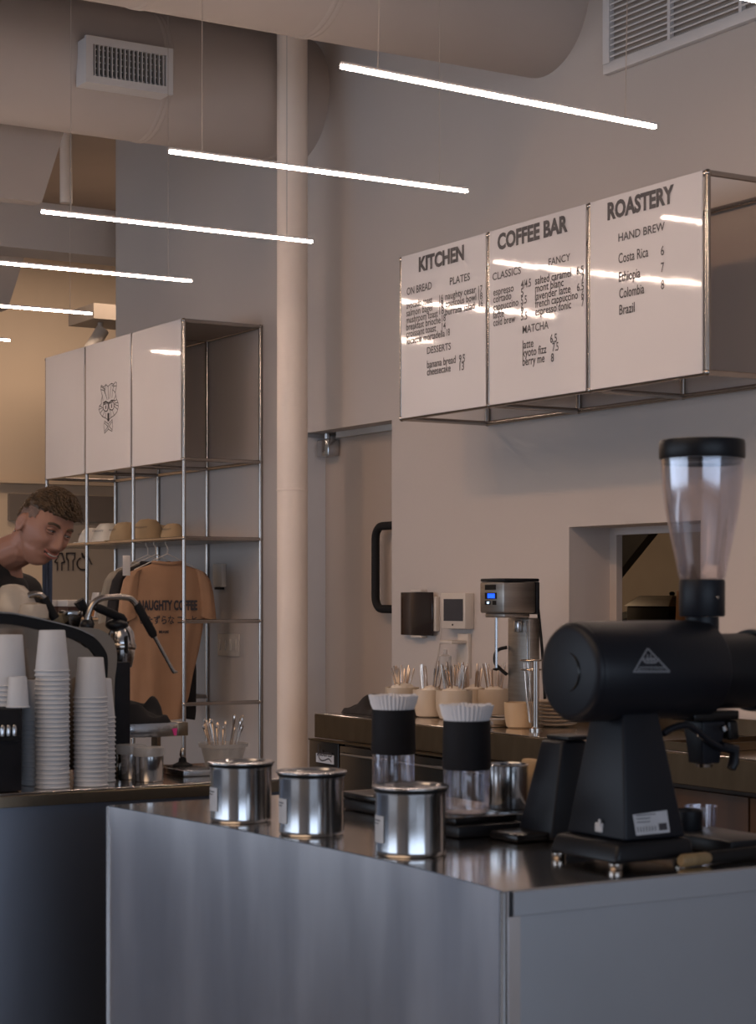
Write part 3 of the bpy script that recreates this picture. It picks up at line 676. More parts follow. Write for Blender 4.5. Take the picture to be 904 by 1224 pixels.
for yy in (fy1-.06, 5.5):
    for xx in (4.08, XW-.1): part('leg', lathe(B(), [(.02, 0), (.02, .079)], (xx, yy, 0), n=12), 'polished', fr)
a = on_x(378, 900, 3.992); b = on_x(399, 914, 3.992)
bd = part('logo_plate', box(B(), 3.991, 3.9945, b.y, a.y, b.z, a.z, .0008, 1), 'label', fr, 'silver plate with a dark script logo')
bm = B(); text_bm(bm, 'Alberto', (3.990, a.y-.012, b.z+.030), RIGHT, UP, .028, a.y-b.y-.024, .012)
W_ = a.y-b.y; stroke(bm, arc([(3.990, a.y-.02-W_*s, b.z+hh) for s, hh in ((0, .075), (.03, .03), (.15, .012), (.35, .012), (.6, .022), (.75, .010))], 4), .005, (1, 0, 0))
part('lettering', bm, 'ink', bd)
def drape(label, m, cx, cy, z, lx, ly, h, seed, cat='cloth', name='folded_cloth'):
    bm = B(); nx, ny = 22, 26; top = []; bot = []
    for i in range(nx+1):
        top.append([]); bot.append([])
        for j in range(ny+1):
            u = i/nx*2-1; v = j/ny*2-1; r = max(0, 1-abs(u)**3)*max(0, 1-abs(v)**3)
            nn = noise.noise(Vector((u*1.6+seed, v*2.1, seed)))
            hh = h*(.45+.9*(nn+.35))*(r**.4); k = 1+.12*noise.noise(Vector((u*2, v*2, seed+3)))
            top[-1].append(bm.verts.new((cx+u*lx*k, cy+v*ly*k, z+.002+max(.003, hh)*(1 if r > 0 else .2)))); bot[-1].append(bm.verts.new((cx+u*lx*k, cy+v*ly*k, z+.001)))
    for i in range(nx):
        for j in range(ny):
            bm.faces.new((top[i][j], top[i+1][j], top[i+1][j+1], top[i][j+1])); bm.faces.new((bot[i][j], bot[i][j+1], bot[i+1][j+1], bot[i+1][j]))
    for i in range(nx):
        bm.faces.new((top[i][0], bot[i][0], bot[i+1][0], top[i+1][0])); bm.faces.new((top[i+1][ny], bot[i+1][ny], bot[i][ny], top[i][ny]))
    for j in range(ny):
        bm.faces.new((top[0][j+1], bot[0][j+1], bot[0][j], top[0][j])); bm.faces.new((top[nx][j], bot[nx][j], bot[nx][j+1], top[nx][j+1]))
    return solo(name, bm, m, label, cat, (cx, cy, z), sharp=80)
c = on_z(424, 856, TOP); drape('crumpled black cloth on the left end of the back counter', 'shirt_black', 4.28, 7.01, TOP, .12, .15, .065, 2.0)
# bowls of cutlery
def bowl(label, px, pyb, w, h, m='ceramic', extra=0):
    c = on_z(px, pyb, TOP); t = thing('cutlery_cup', label, 'cup', (c.x, c.y, TOP), None)
    R = w/2; part('cup_body', lathe(B(), [(R*.62, .0005), (R*.80, .006), (R*.97, h*.35), (R*1.0, h*.7), (R*.99, h), (R*.93, h), (R*.93, h*.6), (R*.7, .012), (.001, .010)], c, n=32, caps=False), m, t)
    return c, R, h
def cutlery(c, R, h, n, lab, grp, zt, slim=1.0):
    for i in range(n):
        a = random.uniform(0, 2*PI); rb = R*.35*random.random(); rt = R*random.uniform(.45, .75)
        a2 = a+random.uniform(-.5, .5); L = random.uniform(zt*.9, zt*1.05)
        b0 = Vector((c.x+rb*math.cos(a), c.y+rb*math.sin(a), TOP+.014)); t0 = Vector((c.x+rt*math.cos(a2), c.y+rt*math.sin(a2), TOP+L))
        bm = B(); d = t0-b0
        tube(bm, [b0, b0+d*.3, b0+d*.7, b0+d*.92, b0+d*1.0], [.0034*slim, .0036*slim, .0042*slim, .0052*slim, .0040*slim], 7)
        solo('spoon', bm, 'silver', lab, 'cutlery', tuple(b0), grp)
specs = [(481, 851, .150, .108, 'leftmost beige cup', 12, .205), (515, 857, .150, .115, 'second beige cup from the left', 12, .225),
         (543, 860, .150, .120, 'crowded middle beige cup', 30, .225), (566, 853, .135, .108, 'fourth beige cup, behind the middle one', 12, .205), (591, 855, .140, .112, 'rightmost beige cup beside the mixer', 12, .215)]
for px, py, w_, h_, lab, n_, zt in specs:
    c, R, h = bowl(lab+' in the cutlery row on the back counter', px, py, w_, h_)
    cutlery(c, R, h, n_, 'steel cutlery standing in the '+lab, 'cutlery in the '+lab, zt)
    bm = B(); ph = random.random()
    g_ = bmesh.ops.create_icosphere(bm, subdivisions=3, radius=R*.75)
    for v in bm.verts:
        nn = noise.noise(v.co*30+Vector((px, 0, 0))); v.co = Vector((v.co.x, v.co.y, v.co.z*.55)) * (1+.35*nn) + Vector((c.x, c.y, c.z+h*.86))
    solo('paper_napkin', bm, 'tissue', 'crumpled pale napkin in the '+lab, 'napkin', (c.x, c.y, TOP+h*.7), sharp=25)
# wall devices
a = on_x(479, 708, XW-.03); b = on_x(517, 760, XW-.03)
t = thing('wall_tablet', 'black tablet held on the wall by white clips', 'tablet', (XW, (a.y+b.y)/2, b.z))
part('screen', box(B(), XW-.030, XW-.022, b.y, a.y, b.z, a.z, .003), 'screen', t)
part('mount', box(B(), XW-.021, XW, b.y-.015, a.y-.03, b.z+.02, a.z-.02, .004), 'plastic_white', t)
for zz in (a.z, b.z-.012): part('clip', box(B(), XW-.034, XW-.001, (a.y+b.y)/2-.045, (a.y+b.y)/2+.045, zz+.001, zz+.011, .002), 'plastic_white', t)
part('cable', tube(B(), arc([(XW-.008, b.y-.02, a.z-.10), (XW-.008, b.y-.035, b.z+.03), (XW-.006, b.y-.01, b.z-.08), (XW-.006, b.y+.03, b.z-.17)]), .002, 6), 'plastic_white', t)
a = on_x(527, 709, XW-.05); b = on_x(556, 752, XW-.05)
t = thing('thermostat', 'white boxy wall thermostat with a dark square screen', 'thermostat', (XW, (a.y+b.y)/2, b.z))
part('case', box(B(), XW-.05, XW, b.y, a.y, b.z, a.z, .005), 'plastic_white', t)
a2 = on_x(530.5, 716, XW-.051); b2 = on_x(553.5, 742.5, XW-.051)
part('screen', box(B(), XW-.0515, XW-.0495, b2.y, a2.y, b2.z, a2.z), 'screen_grey', t)
part('button', sphere(B(), (XW-.0505, (a.y+b.y)/2, b.z+.018), .005, 1), 'rubber', t)
a = on_x(541, 757, XW-.04); b = on_x(555, 800, XW-.04)
t = thing('soap_dispenser', 'small white dispenser bracket with a bottle below the thermostat', 'dispenser', (XW, (a.y+b.y)/2, b.z))
part('bracket', box(B(), XW-.02, XW, b.y, a.y-.01, b.z-.04, a.z, .003), 'plastic_white', t); part('arm', box(B(), XW-.10, XW-.0205, b.y+.01, a.y+.015, a.z-.045, a.z-.03, .003), 'plastic_white', t)
c = Vector((XW-.075, a.y+.005, b.z-.03)); part('bottle', lathe(B(), [(.026, 0), (.028, .004), (.028, .085), (.010, .095), (.010, .114)], c, n=20), 'frost', t)
# spindle mixer / brewer on the back counter
hxm = 4.27; yn = on_x(602, 720, hxm).y; hw_ = .165
t = thing('spindle_mixer', 'tall steel spindle drink mixer with a small blue display on the back counter', 'mixer', (4.38, yn+.08, TOP))
tz = on_x(602, 693, hxm).z; hz = on_x(602, 733, hxm).z; hx1 = on_y(641, 720, yn).x
part('head', box(B(), hxm, hx1, yn, yn+hw_, hz, tz-.008, .008), 'machine_grey', t)
part('head_cover', box(B(), hxm+.004, hx1+.016, yn-.002, yn+hw_+.002, tz-.007, tz+.006, .005), 'black', t, 'black top cover')
part('rear_cover', box(B(), hx1+.001, hx1+.018, yn-.002, yn+hw_+.002, hz-.005, tz-.0075, .005), 'black', t, 'black rear cover')
part('nose', box(B(), hxm+.012, hx1-.02, yn+.012, yn+hw_-.02, hz-.018, hz-.0005, .005), 'machine_grey', t)
kx0 = on_y(632, 800, yn+.01).x; kx1 = on_y(641, 800, yn+.01).x+.02
part('column', box(B(), kx0, kx1, yn+.01, yn+.155, TOP+.031, hz-.019, .008), 'machine_grey', t)
part('column_rib', box(B(), kx0-.004, kx0-.0005, yn+.014, yn+.022, TOP+.06, hz-.03, .001), 'polished', t)
part('foot', box(B(), hxm-.03, kx1+.01, yn-.005, yn+hw_+.005, TOP+.001, TOP+.030, .008), 'machine_grey', t)
syy = yn+.135; sxx = hxm+.060
part('spindle', tube(B(), [(sxx, syy, hz-.0185), (sxx, syy, TOP+.22)], .006, 10), 'polished', t)
part('agitator', lathe(B(), [(.003, 0), (.014, .004), (.014, .009), (.003, .012)], (sxx, syy, TOP+.208)), 'rubber', t)
part('cup_rest', tube(B(), arc([(kx0-.001, syy+.02, TOP+.30), (kx0-.03, syy+.05, TOP+.285), (kx0-.035, syy+.052, TOP+.235), (kx0-.001, syy+.02, TOP+.19)]), .007, 8), 'rubber', t, 'black curved cup rest')
part('power_cable', tube(B(), arc([(hx1+.024, yn+.02, hz+.02), (kx1+.010, yn+.01, hz-.15), (kx1+.022, yn+.01, TOP+.12), (kx1+.03, yn+.02, TOP+.006)]), .006, 8), 'rubber', t)
def onpanel(px0, py0, px1, py1, m, nm, lab=None, e_=.0012):
    a_ = on_x(px0, py0, hxm); b_ = on_x(px1, py1, hxm); part(nm, box(B(), hxm-e_, hxm-e_+.0011, b_.y, a_.y, b_.z, a_.z), m, t, lab)
onpanel(580, 699, 593, 705, 'black_gloss', 'logo_badge'); onpanel(580, 708.5, 594, 716, 'black_gloss', 'display_bezel')
onpanel(583.5, 709.5, 592, 715, 'lcd', 'display', 'lit blue display', .0025)
onpanel(580, 718, 586.5, 723, 'black_gloss', 'key'); onpanel(589, 718, 593.5, 723, 'black_gloss', 'key'); onpanel(582.8, 719.2, 585.2, 721.6, 'lcd_dot', 'indicator', 'lit white indicator', .0025)
part('outlet', box(B(), kx0-.022, kx0-.0005, yn+.05, yn+.085, hz-.075, hz-.03, .004), 'polished', t)
# whisks / mixing rods standing in a steel rack beside the mixer
rx = 4.22; c = on_x(641, 868, rx)
t = thing('rinser_stand', 'upright chrome rinser pipe with a ring holding whisks beside the mixer', 'stand', (rx, c.y, TOP))
part('pipe', tube(B(), [(rx, c.y, TOP+.002), (rx, c.y, TOP+.26)], .011, 14), 'chrome', t)
part('base_flange', lathe(B(), [(.025, .0005), (.025, .008), (.012, .012)], (rx, c.y, TOP)), 'chrome', t)
rc = Vector((rx+.01, c.y+.045, TOP+.262))
part('ring', tube(B(), [rc+Vector((.04*math.cos(a_), .04*math.sin(a_), 0)) for a_ in [2*PI*i/24 for i in range(25)]], .0035, 8), 'chrome', t)
part('ring', tube(B(), [rc+Vector((.038*math.cos(a_), .038*math.sin(a_), -.035)) for a_ in [2*PI*i/24 for i in range(25)]], .003, 8), 'chrome', t)
part('ring_arm', tube(B(), [(rx, c.y, TOP+.255), (rx+.005, c.y+.02, TOP+.259)], .004, 8), 'chrome', t)
for k in range(7):
    a_ = 2*PI*k/7; part('whisk_wire', tube(B(), arc([rc+Vector((.028*math.cos(a_), .028*math.sin(a_), -.01)), rc+Vector((.022*math.cos(a_+.4), .022*math.sin(a_+.4), -.12)), rc+Vector((.006*math.cos(a_+.8), .006*math.sin(a_+.8), -.235))], 3), .0018, 6), 'silver', t)
c = on_z(621, 870, TOP)
solo('cream_cup', lathe(B(), [(.042, .0005), (.050, .006), (.058, .05), (.059, .098), (.055, .098), (.052, .05), (.044, .01), (.001, .009)], c, n=32, caps=False), 'ceramic_warm', 'plain yellowish beige cup standing in front of the mixer', 'cup', tuple(c))
solo('steel_tray', box(B(), 4.14, 4.30, c.y+.065, c.y+.27, TOP+.0005, TOP+.030, .004), 'polished', 'small steel tray left of the yellowish cup', 'tray', (4.2, c.y+.16, TOP))
c = on_z(672, 872, TOP); c.x += .2; c.y -= .05
def plate_profile(r): return [(.001, 0), (r*.5, 0), (r*.95, .010), (r, .013), (r*.95, .0135), (r*.5, .004), (.001, .004)]
for i in range(7):
    cc = on_x(664, 860, 4.42)
    solo('cream_plate', lathe(B(), plate_profile(.085), (cc.x, cc.y, TOP+.001+i*.0145), n=36, caps=False), 'ceramic', 'cream plate in the short stack behind the grinder motor', 'plate', (cc.x, cc.y, TOP+i*.0145), 'cream plates stacked behind the grinder')
# low trays at the right of the back counter
t = thing('counter_tray', 'shallow rimmed steel tray on the back counter right of the grinder body', 'tray', (4.3, 4.7, TOP))
a = on_x(792, 886, XC+.02); b = on_x(838, 892, XC+.02)
bm = B(); box(bm, XC+.015, XC+.50, b.y, a.y, TOP+.001, TOP+.004); box(bm, XC+.015, XC+.019, b.y, a.y, TOP+.004, TOP+.028); box(bm, XC+.496, XC+.5, b.y, a.y, TOP+.004, TOP+.028)
box(bm, XC+.019, XC+.496, b.y, b.y+.004, TOP+.004, TOP+.028); box(bm, XC+.019, XC+.496, a.y-.004, a.y, TOP+.004, TOP+.028); part('pan', bm, 'bronze', t)
# ------------------------------------------------------------------ front counter
fc = thing('front_counter', 'foremost brushed steel counter with a bright vertical corner', 'counter', (2.23, 3.45, 0))
edge = [(1.868, 2.662), (1.882, 2.80), (1.897, 3.05), (1.889, 3.38), (1.868, 3.78), (1.838, 4.10), (1.822, 4.25)]
edge3 = arc([(x, y, 0) for x, y in edge], 6); XB = 2.63
bm = B(); fl = [bm.verts.new((p_.x-.004, p_.y, TOP-.002)) for p_ in edge3]; bl = [bm.verts.new((XB, p_.y, TOP-.002)) for p_ in edge3]
tf = [bm.verts.new((p_.x-.004, p_.y, TOP)) for p_ in edge3]; tb = [bm.verts.new((XB, p_.y, TOP)) for p_ in edge3]
for i in range(len(edge3)-1):
    bm.faces.new((tf[i], tb[i], tb[i+1], tf[i+1])); bm.faces.new((fl[i], fl[i+1], bl[i+1], bl[i])); bm.faces.new((fl[i], tf[i], tf[i+1], fl[i+1])); bm.faces.new((bl[i+1], tb[i+1], tb[i], bl[i]))
bm.faces.new((fl[0], bl[0], tb[0], tf[0])); bm.faces.new((tf[-1], tb[-1], bl[-1], fl[-1]))
part('worktop', bm, 'steel_top', fc, 'mirror-like steel top')
def face_strip(z0, z1, off, m, nm, lab=None):
    bm = B(); rows = []
    for z in (z0, z1): rows.append([bm.verts.new((p_.x+off, p_.y, z)) for p_ in edge3]+[bm.verts.new((p_.x+off+.012, p_.y, z)) for p_ in edge3[::-1]])
    bridge(bm, rows[0], rows[1]); bm.faces.new(rows[0][::-1]); bm.faces.new(rows[1]); return part(nm, bm, m, fc, lab)
face_strip(TOP-.05, TOP-.0025, -.002, 'steel', 'top_fascia'); face_strip(.0, TOP-.0505, 0, 'steel', 'left_panel', 'wide brushed steel side')
part('front_panel', box(B(), 1.902, XB, 2.662, 2.674, 0, TOP-.046), 'steel_side', fc, 'matte steel front')
part('front_fascia', box(B(), 1.884, XB, 2.655, 2.675, TOP-.045, TOP-.0025, .001, 1), 'steel_side', fc)
part('corner_strip', tube(B(), [(1.868, 2.664, .0), (1.868, 2.664, TOP-.0025)], .007, 12), 'polished', fc, 'bright rounded corner')
part('corner_cover', box(B(), 1.876, 1.901, 2.660, 2.674, 0, TOP-.046), 'steel', fc)
part('end_panel', box(B(), 1.836, XB, 4.237, 4.249, 0, TOP-.003), 'steel_shaded', fc)
part('end_trim', tube(B(), [(1.822, 4.249, 0), (1.822, 4.249, TOP-.003)], .006, 10), 'polished', fc, 'bright left vertical edge')
part('back_panel', box(B(), XB-.012, XB, 2.68, 4.236, 0, TOP-.003), 'steel_shaded', fc)
# ------------------------------------------------------------------ left counter
LY0, LY1, LX1 = 4.635, 5.19, 2.62
lc = thing('espresso_counter', 'steel counter with a warm metal edge under the paper cups', 'counter', (.4, 4.9, 0))
part('worktop', box(B(), -2.6, LX1, LY0, LY1, TOP-.006, TOP, .001, 1), 'steel_top', lc)
part('front_edge', box(B(), -2.6, LX1, LY0-.004, LY0+.010, TOP-.036, TOP-.0065, .001, 1), 'brass', lc, 'warm metal edge')
part('front_panel', box(B(), -2.6, LX1-.004, LY0+.02, LY0+.032, 0, TOP-.008), 'steel_shaded', lc, 'blue-grey steel front coloured dark for shadow and reflections')
part('end_panel', box(B(), LX1-.014, LX1-.002, LY0+.034, LY1-.01, 0, TOP-.008), 'steel_shaded', lc)
part('back_panel', box(B(), -2.6, LX1-.016, LY1-.03, LY1-.018, 0, TOP-.008), 'steel_shaded', lc)
# ------------------------------------------------------------------ paper cup stacks
def cup_profile(s=1.0, h=.108, rt=.046, rb=.034):
    # inverted cup: rim down
    return [(rt*s+.0018, .000), (rt*s+.0028, .0018), (rt*s+.0018, .0036), (rt*s, .0045), (rb*s, h-.002), (rb*s-.0015, h), (rb*s-.003, h-.003), (.001, h-.003)]
cup_me = {}
def cup_stack(base, n, pitch, h, rt, rb, labs, grp):
    key = (h, rt, rb)
    for i in range(n):
        z = base.z+.001+i*pitch
        if key not in cup_me:
            o = solo('paper_cup', lathe(B(), cup_profile(1, h, rt, rb), (base.x, base.y, z), n=28, caps=False), 'white_cup', 'x', 'cup', (base.x, base.y, z)); cup_me[key] = o
        else:
            o = cup_me[key].copy(); C.objects.link(o)
        o.location = (base.x+random.uniform(-.0005, .0005), base.y+random.uniform(-.0005, .0005), z)
        if i == n-1: o['label'] = labs[1]; o['category'] = 'cup'; o.pop('group', None) if 'group' in o else None
        else: o['label'] = labs[0]; o['group'] = grp
def cup_base(px, Y):
    d = ray(px, 900); p_ = O+d*(Y/d.y); p_.z = TOP; return p_
pit = .0122
def stack_to(px, Y, ytop, h=.108, rt=.044, rb=.034, labs=None, grp=None, pitch=pit, zb=TOP):
    b_ = cup_base(px, Y); b_.z = zb; zt = on_y(px, ytop, Y).z; n = max(1, round((zt-zb-h)/pitch)+1); cup_stack(b_, n, pitch, h, rt, rb, labs, grp)
stack_to(62.5, 4.715, 755, labs=('inverted white paper cup nested in the tallest cup stack', 'topmost inverted white paper cup of the tallest cup stack'), grp='cups in the tallest stack')
stack_to(108.5, 4.715, 787, labs=('inverted white paper cup nested in the right front cup stack', 'topmost inverted white paper cup of the right front stack'), grp='cups in the right front stack')
stack_to(45, 4.815, 812, labs=('inverted white paper cup in the stack half hidden left of the tallest one', 'topmost cup of the stack half hidden left of the tallest one'), grp='cups in the half hidden left stack')
stack_to(118, 4.815, 812, labs=('inverted white paper cup in the stack half hidden behind the right front one', 'topmost cup of the stack half hidden behind the right front one'), grp='cups in the half hidden right stack')
# black organiser at far left with cups on top
zo = on_y(14, 845, 4.75).z
xo0 = on_y(-45, 900, 4.70).x; xo1 = on_y(27, 900, 4.66).x
t = thing('cup_organiser', 'black box organiser at the left edge with paper cups on top', 'organiser', ((xo0+xo1)/2, 4.8, TOP))
part('shell', box(B(), xo0, xo1, 4.665, 4.85, TOP+.001, zo, .004), 'black_matte', t); 
zz = on_y(14, 880, 4.66).z; part('slot_lip', box(B(), xo0+.01, xo1-.008, 4.657, 4.6645, zz-.012, zz), 'black_gloss', t)
for k in range(3):
    x = on_y([3, 10, 17][k], 880, 4.66).x; part('peg', lathe(B(), [(.006, 0), (.007, .02), (.004, .028)], (x, 4.6605, zz+.001), n=12), 'polished', t)
stack_to(9, 4.793, 762, h=.135, rt=.050, rb=.040, labs=('large inverted white paper cup on the black organiser', 'topmost large inverted paper cup on the black organiser'), grp='large cups on the organiser', pitch=.013, zb=zo)
b_ = cup_base(21.5, 4.702); b_.z = zo; cup_stack(b_, 1, pit, .080, .029, .0235, ('x', 'small inverted white cup on the front corner of the black organiser'), 'x')
# ------------------------------------------------------------------ espresso machine
MY0, MY1 = 4.87, 5.17
em = thing('espresso_machine', 'large curved steel espresso machine with black trim behind the paper cups', 'espresso machine', (1.6, 5.0, TOP))
q = lambda x, y, Y=MY0: on_y(x, y, Y)
outer = [(-160, 737), (-80, 733), (0, 734), (30, 738), (62, 744), (90, 749), (112, 751), (126, 756), (136, 766), (140, 783), (139, 800), (137, 822), (137, 905)]
oP = [q(x, y) for x, y in outer]; oA = arc(oP, 4)
poly = [(p_.x, MY0, p_.z) for p_ in oA]+[(oP[-1].x, MY0, TOP+.03), (oP[0].x, MY0, TOP+.03)]
part('housing', prism(B(), poly, (0, MY1-MY0, 0)), 'machine', em, 'mirror-finished curved housing')
def band(outer_, inner_, y0, y1, m, nm, lab=None):
    a_ = arc([on_y(x, y, y0) for x, y in outer_], 4); b_ = arc([on_y(x, y, y0) for x, y in inner_], 4)
    bm = B(); rows = []
    for P in (a_, b_):
        rows.append(([bm.verts.new((p_.x, y0, p_.z)) for p_ in P], [bm.verts.new((p_.x, y1, p_.z)) for p_ in P]))
    (a0, a1), (b0, b1) = rows; n_ = len(a0)
    for i in range(n_-1):
        bm.faces.new((a0[i], a0[i+1], b0[i+1], b0[i])); bm.faces.new((a1[i], b1[i], b1[i+1], a1[i+1])); bm.faces.new((a0[i], a1[i], a1[i+1], a0[i+1])); bm.faces.new((b0[i], b0[i+1], b1[i+1], b1[i]))
    bm.faces.new((a0[0], b0[0], b1[0], a1[0])); bm.faces.new((a0[-1], a1[-1], b1[-1], b0[-1]))
    return part(nm, bm, m, em, lab)
band([(-80, 732), (0, 733), (30, 737), (62, 744), (92, 752), (113, 762), (125, 776), (129, 788), (128.5, 812)], [(-80, 742), (0, 745.5), (30, 749), (60, 756), (86, 763), (103, 772), (113, 783), (117, 793), (118, 812)], MY0-.012, MY0-.0005, 'black_gloss', 'trim_band', 'glossy black curved band')
band([(-80, 730), (0, 731), (30, 735), (62, 742), (92, 750), (112, 759)], [(-80, 731.7), (0, 732.7), (30, 736.7), (62, 743.7), (92, 751.7), (113, 761.7)], MY0-.018, MY0-.0005, 'chrome', 'trim_rim', 'bright thin rim')
part('back_panel', box(B(), oP[0].x, q(117, 820).x, MY0-.006, MY0-.0005, TOP+.04, q(60, 766).z-.02), 'machine', em)
for x in (oP[0].x+.05, .9, q(120, 900).x): part('foot', lathe(B(), [(.03, .0005), (.03, .029)], (x, 4.95, TOP), n=16), 'rubber', em)
xk0 = q(137.5, 830).x; xk1 = on_y(151, 830, MY0+.05).x
part('side_leg', box(B(), xk0+.003, xk1, MY0+.02, MY1-.05, TOP+.0015, q(140, 792).z, .004), 'black_matte', em, 'matte black upright')
# chrome group at the right end
gc = on_y(145, 768, 5.0)
part('steam_valve', lathe(B(), [(.012, -.075), (.030, -.07), (.036, -.045), (.040, -.01), (.036, .028), (.026, .045), (.010, .05)], (gc.x, 5.0, gc.z), n=28), 'polished', em, 'chrome rounded steam valve')
part('valve_cap', sphere(B(), (gc.x-.018, 4.99, gc.z+.050), .029, 3, (1.15, 1, .6)), 'black', em, 'black domed cap')
part('valve_ring', lathe(B(), [(.0405, -.02), (.0425, -.016), (.0425, -.006), (.0405, -.002)], (gc.x, 5.0, gc.z), n=28, caps=False), 'chrome', em)
part('valve_pin', tube(B(), [(gc.x-.004, 4.955, gc.z+.02), (gc.x-.004, 4.953, gc.z-.03)], .004, 8), 'rubber', em)
wy = 4.93
Wp = arc([on_y(x, y, wy) for x, y in ((104, 750), (105, 738), (110, 724), (119, 716), (132, 714), (150, 714), (159, 718), (165, 727))], 4)
wnd = part('steam_wand', tube(B(), Wp, .0088, 14), 'chrome', em, 'arched chrome steam wand')
part('grip', tube(B(), [on_y(163, 722, wy), on_y(166, 727, wy), on_y(182.5, 757, wy), on_y(184.5, 761, wy)], [.010, .0125, .0125, .009], 14), 'rubber', wnd, 'black rubber grip')
part('tip', tube(B(), [on_y(184, 760, wy), on_y(206, 800, wy), on_y(208, 803, wy), on_y(212, 803.5, wy)], [.0058, .0052, .0065, .003], 10), 'chrome', wnd)
part('wand_joint', sphere(B(), on_y(104, 748, wy), .020, 2), 'black', em)
wy2 = 4.99
lv = part('steam_lever', tube(B(), [on_y(113, 725, wy2), on_y(118, 727, wy2), on_y(146, 739, wy2), on_y(150, 743, wy2)], [.009, .0125, .0125, .009], 14), 'rubber', em, 'black slanted lever')
part('lever_ferrule', tube(B(), [on_y(109, 723.5, wy2), on_y(113, 725, wy2)], .009, 12), 'chrome', lv)
part('lever_rod', tube(B(), [on_y(149, 742, wy2), on_y(153, 752, wy2), on_y(156, 770, wy2), on_y(156, 780, wy2)], .006, 10), 'chrome', lv)
part('knob', tube(B(), [on_y(94, 718, wy2), on_y(103, 732, wy2)], [.016, .013], 14), 'black', em, 'tilted black knob')
part('knob_stem', tube(B(), [on_y(103, 732, wy2), on_y(109, 748, wy2)], .011, 12), 'black', em)
hp = arc([on_y(x, y, wy2) for x, y in ((32, 738), (32, 716), (38, 711), (47, 711), (53, 716), (56, 721))], 4)
w2 = part('steam_wand', tube(B(), hp, .0095, 14), 'chrome', em, 'short chrome wand at the left'); part('grip', tube(B(), [on_y(52, 715, wy2), on_y(66, 739, wy2)], .013, 14), 'rubber', w2)
ztop = q(40, 739).z
c = on_y(12, 735, 5.0); c.z = q(12, 735, 5.0).z
solo('large_mug', lathe(B(), [(.068, 0), (.071, .003), (.069, .018), (.052, .055), (.030, .078), (.010, .083), (.001, .083)], (c.x+.02, 5.03, c.z+.002), n=36, caps=False), 'ceramic_gloss', 'large glossy beige bowl turned upside down on the espresso machine', 'bowl', (c.x+.02, 5.03, c.z))
c = on_y(40, 747, 4.955)
solo('tilted_mug', lathe(B(), [(.040, 0), (.042, .003), (.041, .02), (.034, .040), (.010, .045), (.001, .045)], (c.x, 4.955, q(40, 740, 4.955).z), n=32, caps=False), 'ceramic_gloss', 'smaller beige cup upside down beside the large bowl on the machine', 'cup', (c.x, 4.955, c.z))
c = on_y(-22, 735, 5.03)
solo('large_mug', lathe(B(), [(.060, 0), (.062, .003), (.060, .018), (.045, .045), (.025, .066), (.010, .069), (.001, .069)], (c.x-.03, 5.03, c.z+.002), n=36, caps=False), 'ceramic_gloss', 'beige bowl cut by the left picture edge on top of the machine', 'bowl', (c.x-.03, 5.03, c.z))
a = on_y(55, 733, 5.05); b = on_y(77, 745, 5.05)
solo('wooden_box', box(B(), a.x, b.x, 5.0, 5.1, b.z+.000, a.z, .002), 'lightwood', 'small brown wooden box on top of the machine', 'box', (a.x, 5.05, b.z))
a = on_y(77, 731, 4.98)
part('bean_tray', box(B(), a.x, a.x+.045, 4.955, 5.02, a.z-.012, a.z+.002, .003), 'polished', em); part('tray_body', hexa(B(), [(a.x+.012, 4.965, a.z-.048), (a.x+.036, 4.965, a.z-.048), (a.x+.036, 5.01, a.z-.048), (a.x+.012, 5.01, a.z-.048)], [(a.x+.002, 4.957, a.z-.013), (a.x+.043, 4.957, a.z-.013), (a.x+.043, 5.018, a.z-.013), (a.x+.002, 5.018, a.z-.013)]), 'polished', em)
# steel shelf with cloth right of the machine
Yt = 5.0; a = on_y(143, 866, Yt); b = on_y(213, 880, Yt); 
t = thing('steel_shelf', 'raised steel box shelf on legs with a painted pink reflection, right of the cups', 'shelf', ((a.x+b.x)/2, 5.06, TOP))
part('deck', box(B(), a.x, b.x, Yt, Yt+.15, b.z, a.z, .002), 'polished', t)
part('end_block', box(B(), b.x+.0005, b.x+.035, Yt+.005, Yt+.12, b.z, a.z-.001, .002), 'brass', t)
for x in (a.x+.02, b.x-.03): part('leg', box(B(), x, x+.012, Yt+.08, Yt+.12, TOP+.001, b.z-.0005), 'machine', t)
s0 = on_y(206, 871, Yt-.002); s1 = on_y(212, 879, Yt-.002); part('sticker', prism(B(), [(s0.x, Yt-.002, s0.z), (s1.x, Yt-.002, s0.z+.001), (s1.x-.002, Yt-.002, s1.z), (s0.x+.007, Yt-.002, s1.z)], (0, .0015, 0)), 'pink', t, 'painted pink reflection')  # pink patch painted as a reflection on the deck, not a real sticker
drape('black cloth heaped on the raised steel shelf', 'shirt_black', (a.x+b.x)/2-.01, Yt+.075, a.z, (b.x-a.x)/2-.005, .07, .062, 5.4)
# small containers on the left counter
def jar(label, px, Y, wpx, ytop, lid, m='polished'):
    b_ = cup_base(px, Y); t_ = Y/ray(px, 900).y; R = wpx/2*t_/FP; H = on_y(px, ytop, Y).z-TOP
    t = thing('sugar_tin', label, 'tin', tuple(b_)); part('tin_body', lathe(B(), [(R*.96, .001), (R, .004), (R, H*.74)], b_, n=36), m, t)
    part('lid', lathe(B(), [(R*1.02, H*.745), (R*1.04, H*.77), (R*1.04, H*.97), (R*1.0, H)], b_, n=36), lid, t, 'translucent brown lid')
jar('small steel tin with a brown lid, the nearer one right of the paper cups', 178, 4.755, 35, 893, 'frost'); jar('small steel tin with a brown lid half hidden behind the nearer tin', 157, 4.845, 35, 890, 'frost')
t = thing('drip_grid', 'low steel drip grid with a small chrome tap on the left counter', 'drip tray', (2.35, 4.95, TOP))
a = cup_base(196, 4.93); b = cup_base(234, 4.93)
part('grid_plate', box(B(), a.x, b.x, 4.80, 4.985, TOP+.001, TOP+.018, .002), 'polished', t); c = cup_base(211, 4.94)
